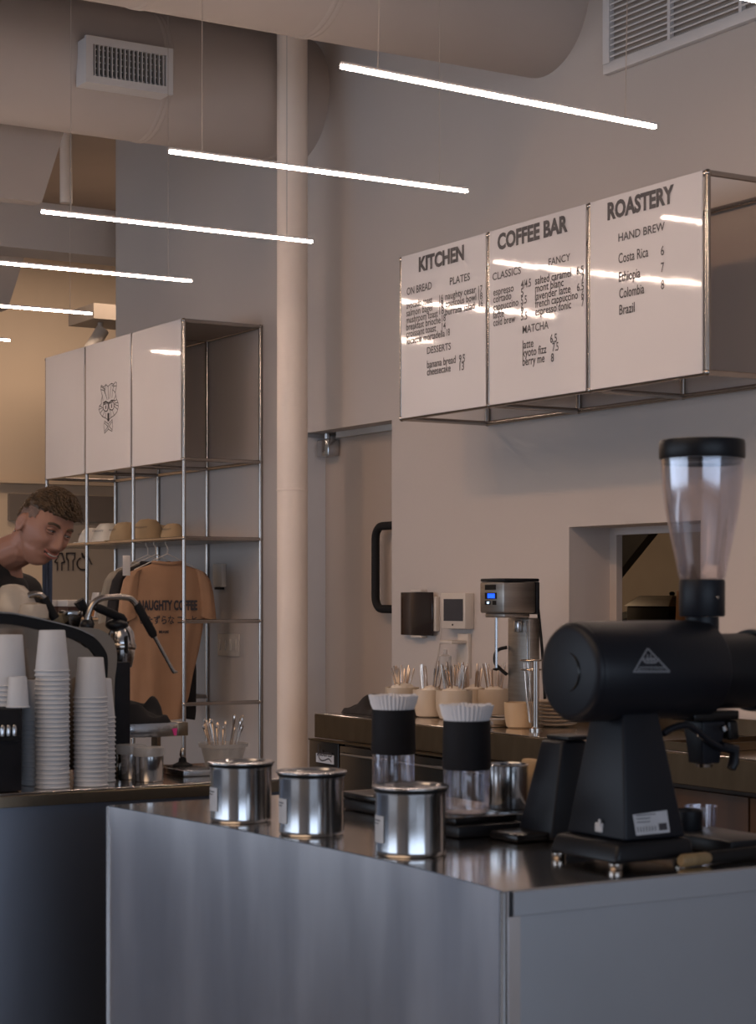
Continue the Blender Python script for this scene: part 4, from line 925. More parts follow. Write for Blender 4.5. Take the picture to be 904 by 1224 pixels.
for k in range(6): part('grid_bar', box(B(), a.x+.01, b.x-.01, 4.815+k*.028, 4.825+k*.028, TOP+.0185, TOP+.022), 'chrome', t)
part('tap_base', lathe(B(), [(.03, .0185), (.028, .026), (.012, .034), (.010, .045)], (c.x, 4.90, TOP), n=20), 'rubber', t); part('tap_top', lathe(B(), [(.006, .0455), (.009, .055), (.005, .072), (.002, .075)], (c.x, 4.90, TOP), n=16), 'chrome', t)
b_ = cup_base(267, 4.86); t_ = 4.86/ray(267, 900).y
zt = on_y(267, 888, 4.86).z-TOP
pc = thing('plastic_tub', 'translucent plastic tub holding spoons behind the leftmost canister', 'tub', tuple(b_))
part('wall_shell', lathe(B(), [(.044, .001), (.046, .004), (.064, zt-.012), (.070, zt-.011), (.0715, zt), (.0685, zt), (.0625, zt-.010), (.0445, .006), (.001, .006)], b_, n=36, caps=False), 'frost', pc)
for i in range(20):
    a_ = random.uniform(0, 2*PI); ct = Vector((b_.x+.02*math.cos(a_), b_.y+.02*math.sin(a_), TOP+.012)); L = random.uniform(.125, .168); ot = Vector((b_.x+.060*math.cos(a_+.3), b_.y+.045*math.sin(a_+.3), TOP+L)); d_ = ot-ct
    bm = B(); tube(bm, [ct, ct+d_*.8, ct+d_*.9, ct+d_*.97, ct+d_], [.0014, .0018, .0035, .004, .002], 6)
    solo('teaspoon', bm, 'silver', 'teaspoon standing in the translucent plastic tub', 'cutlery', tuple(ct), 'teaspoons in the plastic tub')
# ------------------------------------------------------------------ steel canisters on the front counter
def canister(label, px, ybot, lab_side=True, R=.069, H=.126):
    t0 = .5*FP/(ybot-HY)+R; d = ray(px, 900); p_ = O+d*t0; p_.z = TOP
    t = thing('steel_canister', label, 'canister', tuple(p_), 'steel canisters on the front counter')
    part('can_body', lathe(B(), [(R*.97, .001), (R, .005), (R, .010), (R*.995, .012), (R*.995, H-.012), (R, H-.010), (R, H-.004)], p_, n=64), 'polished', t)
    part('seal_ring', lathe(B(), [(R+.001, H-.0035), (R+.003, H-.002), (R+.003, H+.001), (R+.001, H+.002)], p_, n=48), 'rubber', t)
    part('lid', lathe(B(), [(R+.004, H+.0025), (R+.0065, H+.004), (R+.0065, H+.007), (R+.003, H+.0085), (R*.8, H+.0085), (R*.76, H+.005), (.001, H+.005)], p_, n=64, caps=False), 'polished', t)
    # paper label wrapped on the left flank
    c0 = math.atan2(-ray(px, 0).y, -ray(px, 0).x); bm = B(); prev = None
    for i in range(9):
        a_ = c0 - math.radians(80) + math.radians(32)*i/8
        vs = [bm.verts.new((p_.x+(R+.0012)*math.cos(a_), p_.y+(R+.0012)*math.sin(a_), TOP+z)) for z in (.026, .078)]
        if prev: bm.faces.new((prev[0], vs[0], vs[1], prev[1]))
        prev = vs
    lb = part('paper_label', bm, 'label', t, 'pale paper label')
    bm = B()
    for z, f0 in ((.068, .8), (.062, .6)):
        pts = []
        for i in range(7):
            a_ = c0 - math.radians(77) + math.radians(26)*f0*i/6; pts.append((p_.x+(R+.0017)*math.cos(a_), p_.y+(R+.0017)*math.sin(a_), TOP+z))
        for u_, v_ in zip(pts, pts[1:]): bm.faces.new([bm.verts.new(x) for x in (u_, v_, (v_[0], v_[1], v_[2]+.002), (u_[0], u_[1], u_[2]+.002))])
    part('printed_lines', bm, 'screen_grey', lb)
    return t
for px, yb, lab in ((288, 985.5, 'leftmost of the three lidded steel canisters, beside the plastic tub'), (372.5, 1001.5, 'middle of the three lidded steel canisters'), (491, 1026.5, 'nearest lidded steel canister, in front of the first black-banded carafe')):
    o = canister(lab, px, yb)
    del o['group']
# drippers on scales
def dripper(px, t0, lab, scl, dx=0):
    d = ray(px, 900); p_ = O+d*t0; z0 = TOP+.042
    s = thing('scale', 'flat black digital scale under the '+scl, 'scale', (p_.x, p_.y, TOP))
    part('scale_base', box(B(), p_.x-.085, p_.x+.085, p_.y-.095+dx, p_.y+.105+dx, TOP+.001, TOP+.026, .006), 'black', s)
    part('platform', box(B(), p_.x-.080, p_.x+.080, p_.y-.075+dx, p_.y+.10+dx, TOP+.0265, z0-.001, .004), 'black_gloss', s)
    t = thing('glass_carafe', lab, 'carafe', (p_.x, p_.y, z0)); R = .0495; zb = 1.088-z0; zt = 1.188-z0
    part('glass_body', lathe(B(), [(.001, .001), (R*.93, .001), (R, .008), (R, zb), (R-.003, zb), (R-.003, .010), (.001, .006)], (p_.x, p_.y, z0), n=48, caps=False), 'glass', t)
    part('band', lathe(B(), [(R+.001, zb-.004), (R+.003, zb), (R+.001, zt-.003), (R+.001, zt), (R-.004, zt), (R-.004, zb)], (p_.x, p_.y, z0), n=48, caps=False), 'black_matte', t, 'black silicone band')
    a_ = math.atan2(-d.y, -d.x)+1.05
    for k in (-1, 1): pass
    # pleated filters stacked on top
    bm = B(); prev = None; n_ = 216; NP = 36
    for rr, zz, amp in ((R*.90, zt-.012, .001), (R*.96, zt+.001, .0015), (R*1.04, zt+.012, .0022), (R*1.13, zt+.033, .0030)):
        rg = [bm.verts.new((p_.x+(rr+amp*math.cos(NP*2*PI*i/n_))*math.cos(2*PI*i/n_), p_.y+(rr+amp*math.cos(NP*2*PI*i/n_))*math.sin(2*PI*i/n_), z0+zz+(.0014*math.cos(5*2*PI*i/n_)+.001*math.cos(11*2*PI*i/n_+1) if zz > zt+.02 else 0))) for i in range(n_)]
        if prev: bridge(bm, prev, rg)
        prev = rg
    for ki, dz_ in ((.95, -.004), (.90, .001), (.85, -.004), (.80, .0005), (.74, -.005)):
        inner = [bm.verts.new((p_.x+(v.co.x-p_.x)*ki, p_.y+(v.co.y-p_.y)*ki, z0+zt+.032+dz_)) for v in rg]; bridge(bm, prev, inner); prev = inner
    low = [bm.verts.new((p_.x+(v.co.x-p_.x)*.80, p_.y+(v.co.y-p_.y)*.80, z0+zt-.01)) for v in prev]; bridge(bm, prev, low); bm.faces.new(low)
    solo('pleated_filter', bm, 'filter', 'white pleated paper filters in the '+scl, 'filter', (p_.x, p_.y, z0+zt), sharp=60)
    return p_
dripper(470.5, 4.46, 'glass carafe with a black band behind the nearest canister, left of its twin', 'left carafe')
dp = dripper(558, 4.06, 'glass carafe with a black band standing open on its scale, right of its twin', 'right carafe')
# steel tin on a small black scale at the back edge
d = ray(607, 900); p_ = O+d*4.33
s = thing('small_scale', 'small flat black scale at the back edge under the plain steel tin', 'scale', (p_.x, p_.y, TOP)); part('scale_base', box(B(), p_.x-.07, p_.x+.06, p_.y-.11, p_.y+.075, TOP+.001, TOP+.020, .004), 'black', s)
t = thing('steel_tin', 'plain open steel tin without label, right of the second carafe', 'tin', (p_.x, p_.y, TOP+.02))
R = .047; part('tin_body', lathe(B(), [(R*.97, .001), (R, .004), (R, .098), (R+.002, .100), (R-.001, .102), (R-.003, .098), (R-.003, .008), (.001, .006)], (p_.x, p_.y, TOP+.02), n=48, caps=False), 'polished', t)
part('base_pad', lathe(B(), [(R*1.01, .0), (R*1.01, .010)], (p_.x, p_.y, TOP+.0205), n=32), 'rubber', t) if False else None
d = ray(642, 900); p2 = O+d*4.40
solo('kraft_bag', hexa(B(), [(p2.x-.03, p2.y-.045, TOP+.001), (p2.x+.03, p2.y-.045, TOP+.001), (p2.x+.03, p2.y+.045, TOP+.001), (p2.x-.03, p2.y+.045, TOP+.001)], [(p2.x-.012, p2.y-.045, TOP+.125), (p2.x+.012, p2.y-.045, TOP+.125), (p2.x+.012, p2.y+.045, TOP+.125), (p2.x-.012, p2.y+.045, TOP+.125)], .004), 'kraft', 'brown kraft bag between the plain tin and the grinder', 'bag', (p2.x, p2.y, TOP))
d = ray(625, 1000); p2 = O+d*3.93
solo('flat_tool', box(B(), p2.x-.05, p2.x+.05, p2.y-.05, p2.y+.05, TOP+.001, TOP+.018, .005), 'black_gloss', 'flat black square pad between the right scale and the grinder', 'pad', (p2.x, p2.y, TOP))
# black dosing bin left of the grinder
d = ray(672, 900); p3 = O+d*3.98
t = thing('bean_bin', 'tall black tapered bin standing left of the grinder column', 'bin', (p3.x, p3.y, TOP))
zt = O.z-(884-HY)*3.98/FP
part('bin_body', hexa(B(), [(p3.x-.072, p3.y-.06, TOP+.001), (p3.x+.05, p3.y-.06, TOP+.001), (p3.x+.05, p3.y+.065, TOP+.001), (p3.x-.072, p3.y+.065, TOP+.001)], [(p3.x-.03, p3.y-.042, zt), (p3.x+.035, p3.y-.042, zt), (p3.x+.035, p3.y+.035, zt), (p3.x-.03, p3.y+.035, zt)], .008), 'grinder', t)
part('lid', box(B(), p3.x-.02, p3.x+.043, p3.y-.047, p3.y+.030, zt+.001, zt+.010, .003), 'black', t)
# ------------------------------------------------------------------ the grinder
GY = 2.848
gr = thing('coffee_grinder', 'big black shop coffee grinder with a clear hopper on the front counter', 'grinder', (2.28, GY, TOP))
zc = 1.311
x0 = on_y(681, 803, GY).x; x1 = on_y(838, 801, GY).x; x2 = on_y(899, 801, GY).x
part('motor_housing', lathe(B(), [(.090, x0+.012), (.0945, x0+.020), (.0945, x1-.006), (.091, x1)], (0, GY, zc), 'X', 72), 'grinder', gr)
part('end_cap', lathe(B(), [(.001, x0-.004), (.078, x0-.004), (.088, x0), (.0935, x0+.008), (.0935, x0+.0115), (.089, x0+.0118)], (0, GY, zc), 'X', 72, caps=False), 'grinder', gr, 'flat round end cap')
bm = B(); ctr = Vector((x0-.0045, GY, zc)); pts = [ctr+Vector((0, -.036*math.cos(t_), .036*math.sin(t_))) for t_ in [math.radians(-78+156*k/16) for k in range(17)]]
tube(bm, pts, [.0008+.0022*math.sin(PI*k/16) for k in range(17)], 8); part('embossed_crescent', bm, 'black_gloss', gr)
part('burr_housing', lathe(B(), [(.076, x1+.0005), (.074, x1+.01), (.074, x2-.012), (.080, x2-.011), (.082, x2), (.072, x2+.010), (.001, x2+.010)], (0, GY, zc-.006), 'X', 64, caps=False), 'black', gr)
part('front_disc', lathe(B(), [(.055, x2+.0102), (.055, x2+.018), (.020, x2+.022), (.020, x2+.035), (.001, x2+.036)], (0, GY, zc-.006), 'X', 48, caps=False), 'black_gloss', gr)
# column and base
BX0, BX1, BY0, BY1 = 2.205, 2.352, 2.757, 2.935
zb0 = TOP+.050; zt0 = zc-.070
bot = [(BX0, BY0, zb0), (BX1, BY0, zb0), (BX1, BY1, zb0), (BX0, BY1, zb0)]
def gx(px, Y): return on_y(px, 870, Y).x
top = [(2.235, 2.800, zt0), (gx(787, 2.80), 2.800, zt0), (gx(787, 2.80), 2.895, zt0), (2.235, 2.895, zt0)]
part('column', hexa(B(), bot, top, .006), 'grinder', gr)
bz = [(BX0-.032, BY0-.014, TOP+.012), (BX1+.012, BY0-.014, TOP+.012), (BX1+.012, BY1+.018, TOP+.012), (BX0-.032, BY1+.018, TOP+.012)]
tzz = [(BX0-.020, BY0-.008, zb0-.001), (BX1+.008, BY0-.008, zb0-.001), (BX1+.008, BY1+.008, zb0-.001), (BX0-.020, BY1+.008, zb0-.001)]
part('base', hexa(B(), bz, tzz, .009), 'black', gr)
for x in (BX0-.018, BX1-.008):
    for y in (BY0+.004, BY1): part('foot', lathe(B(), [(.012, .0005), (.0135, .003), (.0135, .0115)], (x, y, TOP), n=20), 'chrome', gr, 'small chrome foot')
# sticker on the column's near face, switch on its left face
def colface_y(z): k = (z-zb0)/(zt0-zb0); return BY0+(2.80-BY0)*k
def colface_x(z): k = (z-zb0)/(zt0-zb0); return BX0+(2.235-BX0)*k
zs1 = TOP+.098; zs0 = TOP+.054+.006
xl = on_y(760, 990, BY0).x; xr = on_y(801, 990, BY0).x
e = .0012; hx = B(); vs = [hx.verts.new(p_) for p_ in ((xl+.002, colface_y(zs0)-e, zs0), (xr+.001, colface_y(zs0)-e, zs0+.001), (xr-.001, colface_y(zs1)-e, zs1+.004), (xl-.001, colface_y(zs1)-e, zs1))]; hx.faces.new(vs)
st = part('rating_label', hx, 'label', gr, 'pale rating sticker')
bm = B(); zz = zs0+.014
n_ = (Vector((0, colface_y(zs1)-colface_y(zs0), zs1-zs0))).normalized()
text_bm(bm, 'EK 4711', (xl+.006, colface_y(zz)-e*1.3, zz), (1, 0, 0), n_, .009, (xr-xl)*.55, .01, .0004) if False else None
for i in range(5):
    za = zs0+.010+.0032*i*2; L0 = random.uniform(.35, .6)
    if i < 2: continue
    bm.faces.new([bm.verts.new(p_) for p_ in ((xl+.006, colface_y(za)-e*1.6, za), (xl+.006+(xr-xl)*L0, colface_y(za)-e*1.6, za), (xl+.006+(xr-xl)*L0, colface_y(za+.0014)-e*1.6, za+.0014), (xl+.006, colface_y(za+.0014)-e*1.6, za+.0014))])
za = zs0+.006; xa_ = xl+(xr-xl)*.70
for i in range(7):
    xx = xl+.006+i*(xr-xl)*.085; bm.faces.new([bm.verts.new(p_) for p_ in ((xx, colface_y(za)-e*1.6, za), (xx+.0018, colface_y(za)-e*1.6, za), (xx+.0018, colface_y(za+.009)-e*1.6, za+.009), (xx, colface_y(za+.009)-e*1.6, za+.009))])
bm.faces.new([bm.verts.new(p_) for p_ in ((xa_, colface_y(za)-e*1.6, za), (xa_+(xr-xl)*.24, colface_y(za)-e*1.6, za), (xa_+(xr-xl)*.24, colface_y(za+.013)-e*1.6, za+.013), (xa_, colface_y(za+.013)-e*1.6, za+.013))])
part('printed_marks', bm, 'screen_grey', st)
zs = TOP+.071; ysw = on_x(717, 994, colface_x(zs)).y
sw = part('power_switch', box(B(), colface_x(zs)-.0035, colface_x(zs)+.001, ysw-.011, ysw+.011, zs-.011, zs+.007, .002), 'label', gr, 'white rocker switch')
part('switch_toggle', box(B(), colface_x(zs)-.006, colface_x(zs)-.0037, ysw-.009, ysw-.003, zs+.001, zs+.014, .001), 'label', sw)
# triangular emblem on the motor housing (wrapped on the cylinder)
def cyl_pt(px, py, extra=.001):
    # ray-cylinder intersection (axis X at GY, zc)
    d_ = ray(px, py); R = .0945+extra; oy, oz = -GY, EYE-zc; A_ = d_.y**2+d_.z**2; B_ = 2*(d_.y*oy+d_.z*oz); C_ = oy*oy+oz*oz-R*R
    t_ = (-B_-math.sqrt(B_*B_-4*A_*C_))/(2*A_); return O+d_*t_
def cyl_stroke(bm, pts, wpx):
    for (x_a, y_a), (x_b, y_b) in zip(pts, pts[1:]):
        dx_, dy_ = x_b-x_a, y_b-y_a; L_ = math.hypot(dx_, dy_); nx_, ny_ = -dy_/L_*wpx/2, dx_/L_*wpx/2; k = max(1, int(L_/4))
        for i in range(k):
            a_, b2 = i/k, (i+1)/k
            try: bm.faces.new([bm.verts.new(cyl_pt(*p_)) for p_ in ((x_a+dx_*a_-nx_, y_a+dy_*a_-ny_), (x_a+dx_*b2-nx_, y_a+dy_*b2-ny_), (x_a+dx_*b2+nx_, y_a+dy_*b2+ny_), (x_a+dx_*a_+nx_, y_a+dy_*a_+ny_))])
            except ValueError: pass
bm = B(); cyl_stroke(bm, [(758, 803), (774.5, 775), (801, 803), (757, 803)], 2.2)
for x_ in (770, 774, 778, 782): cyl_stroke(bm, [(x_, 786 if x_ not in (774, 778) else 782), (x_+1, 791)], 1.6)
cyl_stroke(bm, [(768, 787), (772, 792), (784, 792), (788, 787)], 2.4); cyl_stroke(bm, [(772, 788), (784, 788)], 3.5); cyl_stroke(bm, [(764, 797.5), (796, 797.5)], 1.2)
tm = bmesh.new(); text_bm(tm, 'MAHLKÖNIG', (0, 0, 0), (1, 0, 0), (0, 1, 0), 4.0, 34, .01, 0)
for f_ in tm.faces:
    try: bm.faces.new([bm.verts.new(cyl_pt(762+v.co.x, 802.3-v.co.y, .0016)) for v in f_.verts])
    except ValueError: pass
tm.free(); part('emblem', bm, 'emblem', gr, 'grey triangular emblem')
# hopper
hx_ = on_y(839.5, 700, GY).x; hy_ = GY; tt = GY/ray(839.5, 700).y
zz = lambda py: EYE+(HY-py)*tt/FP
R = lambda wpx: wpx/2*tt/FP
part('neck', lathe(B(), [(R(40), zz(765)), (R(40), zz(737.5))], (hx_, hy_, 0), n=36), 'grinder', gr)
part('collar', lathe(B(), [(R(52), zz(737)), (R(54.5), zz(735)), (R(54.5), zz(695)), (R(52.5), zz(692.5))], (hx_, hy_, 0), n=48), 'grinder', gr)
part('collar_screw', lathe(B(), [(.003, 0), (.0035, .001), (.002, .002)], (hx_-.0, hy_-R(54.5)-.002, zz(714)), 'Y', 12), 'chrome', gr)
prof = [(R(52), zz(692)), (R(55), zz(690)), (R(62), zz(672)), (R(76), zz(640)), (R(88), zz(610)), (R(95.5), zz(580)), (R(98.5), zz(557)), (R(98.5), zz(549))]
inn = [(r_-.0028, z_) for r_, z_ in prof[::-1]]
part('hopper', lathe(B(), prof+inn, (hx_, hy_, 0), n=72, caps=False), 'smoke_glass', gr, 'clear plastic bean hopper')
part('hopper_lid', lathe(B(), [(R(101), zz(548.5)), (R(102.5), zz(547)), (R(102.5), zz(531)), (R(100), zz(526.5)), (R(94), zz(525.5)), (.001, zz(525.5))], (hx_, hy_, 0), n=64, caps=True), 'black', gr, 'black hopper lid')
part('hopper_lid_ring', lathe(B(), [(R(94), zz(555)), (R(96), zz(549))], (hx_, hy_, 0), n=64, caps=False), 'black_gloss', gr)
# spout and bag holder
sx = on_y(842, 860, GY).x
part('spout_mount', box(B(), sx-.055, sx+.06, GY-.035, GY+.035, zc-.100, zc-.082, .003), 'black_gloss', gr)
part('spout', hexa(B(), [(sx-.022, GY-.022, zc-.185), (sx+.022, GY-.022, zc-.185), (sx+.022, GY+.022, zc-.185), (sx-.022, GY+.022, zc-.185)], [(sx-.030, GY-.030, zc-.101), (sx+.030, GY-.030, zc-.101), (sx+.030, GY+.030, zc-.101), (sx-.030, GY+.030, zc-.101)], .004), 'grinder', gr)
part('spout_knob', hexa(B(), [(sx+.038, GY-.03, zc-.140), (sx+.068, GY-.03, zc-.140), (sx+.068, GY+.02, zc-.140), (sx+.038, GY+.02, zc-.140)], [(sx+.034, GY-.03, zc-.101), (sx+.062, GY-.03, zc-.101), (sx+.062, GY+.02, zc-.101), (sx+.034, GY+.02, zc-.101)], .006), 'black_gloss', gr)
lev = arc([on_y(793, 877, GY-.05), on_y(805, 870, GY-.05), on_y(820, 867, GY-.05), on_y(832, 873, GY-.045), on_y(846, 884, GY-.04), on_y(862, 894, GY-.036)], 4)
part('clamp_lever', tube(B(), lev, .0065, 10), 'grinder', gr, 'bent dark lever')
part('lever_tail', tube(B(), [on_y(862, 892, GY-.03), on_y(878, 896, GY-.03), on_y(877, 912, GY-.03), on_y(874, 919, GY-.03)], [.010, .012, .011, .009], 10), 'grinder', gr)
part('chute', lathe(B(), [(.016, zc-.192), (.018, zc-.186)], (sx, GY, 0), n=24), 'polished', gr)
part('knob_screw', tube(B(), [on_y(864, 868, GY-.045), on_y(866, 873, GY-.045)], .006, 8), 'polished', gr)
# things right of the grinder
p4 = on_z(838, 1000, TOP); p4 = O+ray(838, 900)*3.93
t = thing('glass_tumbler', 'small glass tumbler just right of the grinder base', 'glass', (p4.x, p4.y, TOP)); part('tumbler_wall', lathe(B(), [(.001, .001), (.027, .001), (.031, .006), (.034, .070), (.032, .070), (.029, .008), (.001, .006)], (p4.x, p4.y, TOP), n=32, caps=False), 'glass', t)
p5 = O+ray(822, 900)*3.86
solo('dosing_cup', lathe(B(), [(.028, .001), (.030, .004), (.031, .068), (.029, .070), (.027, .066), (.026, .008), (.001, .006)], (p5.x, p5.y, TOP), n=32, caps=False), 'black', 'small black dosing cup half hidden behind the grinder base', 'cup', (p5.x, p5.y, TOP))
a = on_z(852, 1030, TOP)
t = thing('tamping_mat', 'black low tray at the right edge of the front counter', 'tray', (2.50, 2.93, TOP))
part('slab', box(B(), on_z(848, 1020, TOP).x, 2.615, 2.78, 2.99, TOP+.001, TOP+.030, .005), 'black', t)
bm = B(); h0 = on_z(814, 1036, TOP)+Vector((0, 0, .0135)); h1 = on_z(858, 1034, TOP)+Vector((0, 0, .0135)); h2 = h1+(h1-h0)*1.1
h0 = Vector((2.300, 2.712, TOP+.0135)); h1 = Vector((2.375, 2.720, TOP+.0135)); h2 = Vector((2.56, 2.740, TOP+.0135))
t = thing('handled_brush', 'brush with a pale wooden end and long black handle by the counter edge', 'brush', tuple(h0))
part('wooden_end', tube(bm, [h0, h0.lerp(h1, .08), h0.lerp(h1, .9), h1], [.009, .0125, .0115, .009], 16), 'lightwood', t, 'pale wooden end')
part('handle', tube(B(), [h1, h1.lerp(h2, .05), h2], [.010, .012, .011], 14), 'rubber', t, 'black handle')

# ------------------------------------------------------------------ the barista
def skin_chain(bm, pts, rad, n=14):
    """tapered limb: overlapping spheres and cones, fused later by the remesh"""
    P_ = [Vector(p) for p in pts]
    for i, p_ in enumerate(P_): sphere(bm, p_, rad[i], 2)
    for i in range(len(P_)-1): tube(bm, [P_[i], P_[i+1]], [rad[i], rad[i+1]], n)
def gauss(x, s): return math.exp(-(x/s)**2)
HC = at_t(53, 631, 5.70)
fd = math.radians(43); fwd = (RT*math.sin(fd) - FW*math.cos(fd)).normalized()     # facing right of the camera
pitch = math.radians(20); roll = math.radians(15)
fz = (fwd*math.cos(pitch) - UP*math.sin(pitch)).normalized()
lf = UP.cross(fwd).normalized()                       # his left
upv = fz.cross(lf).normalized() * (1 if fz.cross(lf).z > 0 else -1)
lf2 = (lf*math.cos(roll) - upv*math.sin(roll)).normalized(); upv = (upv*math.cos(roll) + lf*math.sin(roll)).normalized()
HM = Matrix((( lf2.x, fz.x, upv.x), (lf2.y, fz.y, upv.y), (lf2.z, fz.z, upv.z)))
K = .945
def hw(p): return HC + HM @ (Vector(p)*K)
def head_pt(n):
    x, y, z = n
    X = .076*x; Y = (.096 if y > 0 else .104)*y; Z = (.118 if z > 0 else .122)*z
    # jaw narrows towards the chin, back of the skull tucks into the neck
    if z < -.05:
        k = (-z-.05)/.95; X *= 1-.42*k**1.15
        if y < 0: Y *= 1-.55*k
    if y > 0:
        Y = .096*(abs(y)**.80)                                  # flatter face
        if z < 0: Y *= 1-.02*(-z)
        if z < -.55: X *= 1+.10*gauss(z+.72, .2)
    ax = abs(X)
    if y > 0:
        f_ = min(1, y*2.2)
        d = 0
        zt_ = Z
        if zt_ > -.038: pr = gauss(zt_+.033, .030) + .28*gauss(zt_-.005, .022)
        else: pr = gauss(zt_+.038, .0085)
        d += .0275*gauss(X, .0085+.005*gauss(zt_+.036, .018))*pr
        d += .009*gauss(ax-.014, .007)*gauss(zt_+.036, .009)               # nose wings
        d -= .0145*gauss(ax-.031, .0155)*gauss(zt_-.010, .0125)            # eye sockets
        d += .0065*gauss(ax-.030, .022)*gauss(zt_-.032, .010)              # brow
        d += .0085*gauss(ax-.043, .018)*gauss(zt_+.026, .018)              # cheeks lifted by the smile
        d -= .0040*gauss(ax-.052, .012)*gauss(zt_+.060, .016)
        d -= .0028*gauss(ax-(.024+.25*max(0, -.036-zt_)), .0065)*(1 if -.072 < zt_ < -.036 else 0)   # smile fold
        d += .0055*gauss(X, .024)*gauss(zt_+.0555, .0050) + .0060*gauss(X, .021)*gauss(zt_+.0720, .0055)   # lips
        d -= .0050*gauss(X, .026)*gauss(zt_+.0635+.25*ax*ax/.026, .0030)
        d += .0105*gauss(X, .020)*gauss(zt_+.098, .015)                    # chin
        d -= .0040*gauss(X, .020)*gauss(zt_+.083, .006)
        Y += d*f_
    return Vector((X, Y, Z))
hb = bmesh.new(); bmesh.ops.create_icosphere(hb, subdivisions=6, radius=1)
for v in hb.verts: v.co = hw(head_pt(v.co.normalized()))
# ears
for s_ in (1, -1):
    bme = bmesh.new(); bmesh.ops.create_uvsphere(bme, u_segments=24, v_segments=18, radius=1)
    for v in bme.verts:
        x, y, z = v.co; r_ = math.hypot(y, z)
        dish = -.55*max(0, 1-r_/.62) if x*s_ > 0 else 0
        X = s_*(.0755+.004 + (.0075*x*s_ + .0075*dish)) + s_*(.010*max(0, -y)); Y = -.012+.0185*y*(1-.18*max(0, -z)) - .006*z*-1; Z = -.008+.0335*z
        v.co = Vector((X, Y-.004*z, Z))
    m_ = {}
    for v in bme.verts: m_[v.index] = hb.verts.new(hw(v.co))
    for f_ in bme.faces: hb.faces.new([m_[v.index] for v in f_.verts])
    bme.free()
# neck, torso, limbs
NB = at_t(2, 680, 5.83); tdir = Vector((.6, -.8, 0)); tl = Vector((.8, .6, 0))
skin_chain(hb, [hw((0, -.048, -.050)), hw((0, -.055, -.085)), NB+Vector((0, 0, .035)), NB-Vector((0, 0, .03))], [.055, .053, .058, .066])
hip = Vector((NB.x-.16, NB.y+.12, .98)); spine = NB.lerp(hip, .45)
def blob(c, rx, ry, rz, a=tl, b=tdir):
    bmb = bmesh.new(); bmesh.ops.create_icosphere(bmb, subdivisions=3, radius=1); m_ = {}
    for v in bmb.verts: m_[v.index] = hb.verts.new(Vector(c)+a*(v.co.x*rx)+b*(v.co.y*ry)+UP*(v.co.z*rz))
    for f_ in bmb.faces: hb.faces.new([m_[v.index] for v in f_.verts])
    bmb.free()
chest = NB+Vector((-.035, .03, -.18)); blob(chest, .165, .105, .20); blob(spine+Vector((0, 0, -.05)), .140, .095, .20); blob(hip, .155, .105, .14)
SHL = NB+tl*.155+Vector((-.02, .01, -.085)); SHR = NB-tl*.165+Vector((-.03, .03, -.060))
arms = []
for s_, sh_ in ((1, SHL), (-1, SHR)):
    el = sh_ + tl*(.05*s_)+Vector((-.02, .03, -.28)); wr = Vector((el.x+.03, 5.235, 1.03)) if s_ > 0 else Vector((el.x+.05, 5.25, 1.03))
    skin_chain(hb, [NB+Vector((0, 0, -.05)), sh_, el, wr], [.055, .052, .040, .027]); arms.append((sh_, el, wr))
    hd = (Vector((wr.x+.01, 5.215, .985))-wr).normalized(); side = hd.cross(UP).normalized()*s_
    palm = wr+Vector((.004, -.004, -.030)); blob(palm, .042, .014, .042, Vector((1, 0, 0)), Vector((0, 1, 0)))
    for k in range(4):
        o_ = (k-1.5)*.020; L_ = [.066, .078, .074, .058][k]; base = palm+Vector((o_, -.002, -.030))
        skin_chain(hb, [base, base+Vector((0, -.006, -L_*.28)), base+Vector((0, .004, -L_*.6)), base+Vector((0, .018, -L_*.8))], [.0095, .0088, .0082, .0072], 10)
    th = palm+Vector((s_*-.036, 0, .005)); skin_chain(hb, [th, th+Vector((s_*-.018, .004, -.022)), th+Vector((s_*-.020, .014, -.048))], [.012, .0105, .009], 10)
legs = []
for s_ in (1, -1):
    hp_ = hip+tl*(.085*s_); kn = Vector((hp_.x+.02, hp_.y-.03, .50)); an = Vector((hp_.x-.01, hp_.y+.03, .09)); toe = an+tdir*.17+Vector((0, 0, -.05))
    skin_chain(hb, [hp_, kn, an], [.085, .058, .042]); skin_chain(hb, [an+Vector((0, 0, -.045)), toe], [.038, .034]); legs.append((hp_, kn, an, toe))
body = remesh(hb, .0042, 2)
ps = thing('person', 'short-haired man in a black t-shirt smiling downwards behind the espresso machine', 'person', (hip.x, hip.y, 0))
zmin = min(v.co.z for v in body.verts)
bmesh.ops.translate(body, verts=body.verts, vec=(0, 0, 0))
part('body', body, 'skin', ps, sharp=180)
# face details
for s_ in (1, -1):
    e_ = hw((s_*.0305, .0765, .0095)); ey = part('eye', sphere(B(), e_, .0118, 3), 'eye', ps)
    part('iris', sphere(B(), hw((s_*.0305+.001, .0835, .0075)), .0060, 2), 'iris', ey)
    for (zz_, nm_, rr_, mm_) in ((.0165, 'eyelid', .0040, 'skin'), (.0030, 'eyelid', .0034, 'skin')):
        part(nm_, tube(B(), arc([hw((s_*(.0305+dx_), .0805+.006*(1-(dx_/.016)**2)-(.004 if abs(dx_) > .012 else 0), zz_-(.22*abs(dx_) if zz_ > .01 else -.12*abs(dx_)))) for dx_ in (-.016, -.008, 0, .008, .016)], 3), rr_, 8), mm_, ey)
    part('eyelashes', tube(B(), arc([hw((s_*(.0305+dx_), .0860+.004*(1-(dx_/.016)**2)-(.004 if abs(dx_) > .012 else 0), .0128-.25*abs(dx_))) for dx_ in (-.015, -.008, 0, .008, .015)], 3), .0014, 6), 'hair', ey)
    part('eyebrow', tube(B(), arc([hw((s_*x_, y_, z_)) for x_, y_, z_ in ((.012, .0925, .0270), (.024, .0925, .0315), (.038, .0865, .0330), (.050, .0740, .0270))], 3), [.0026]+[.0042]*8+[.0018], 8), 'hair', ps)
zl = lambda x_: -.0635-.0+9.0*x_*x_
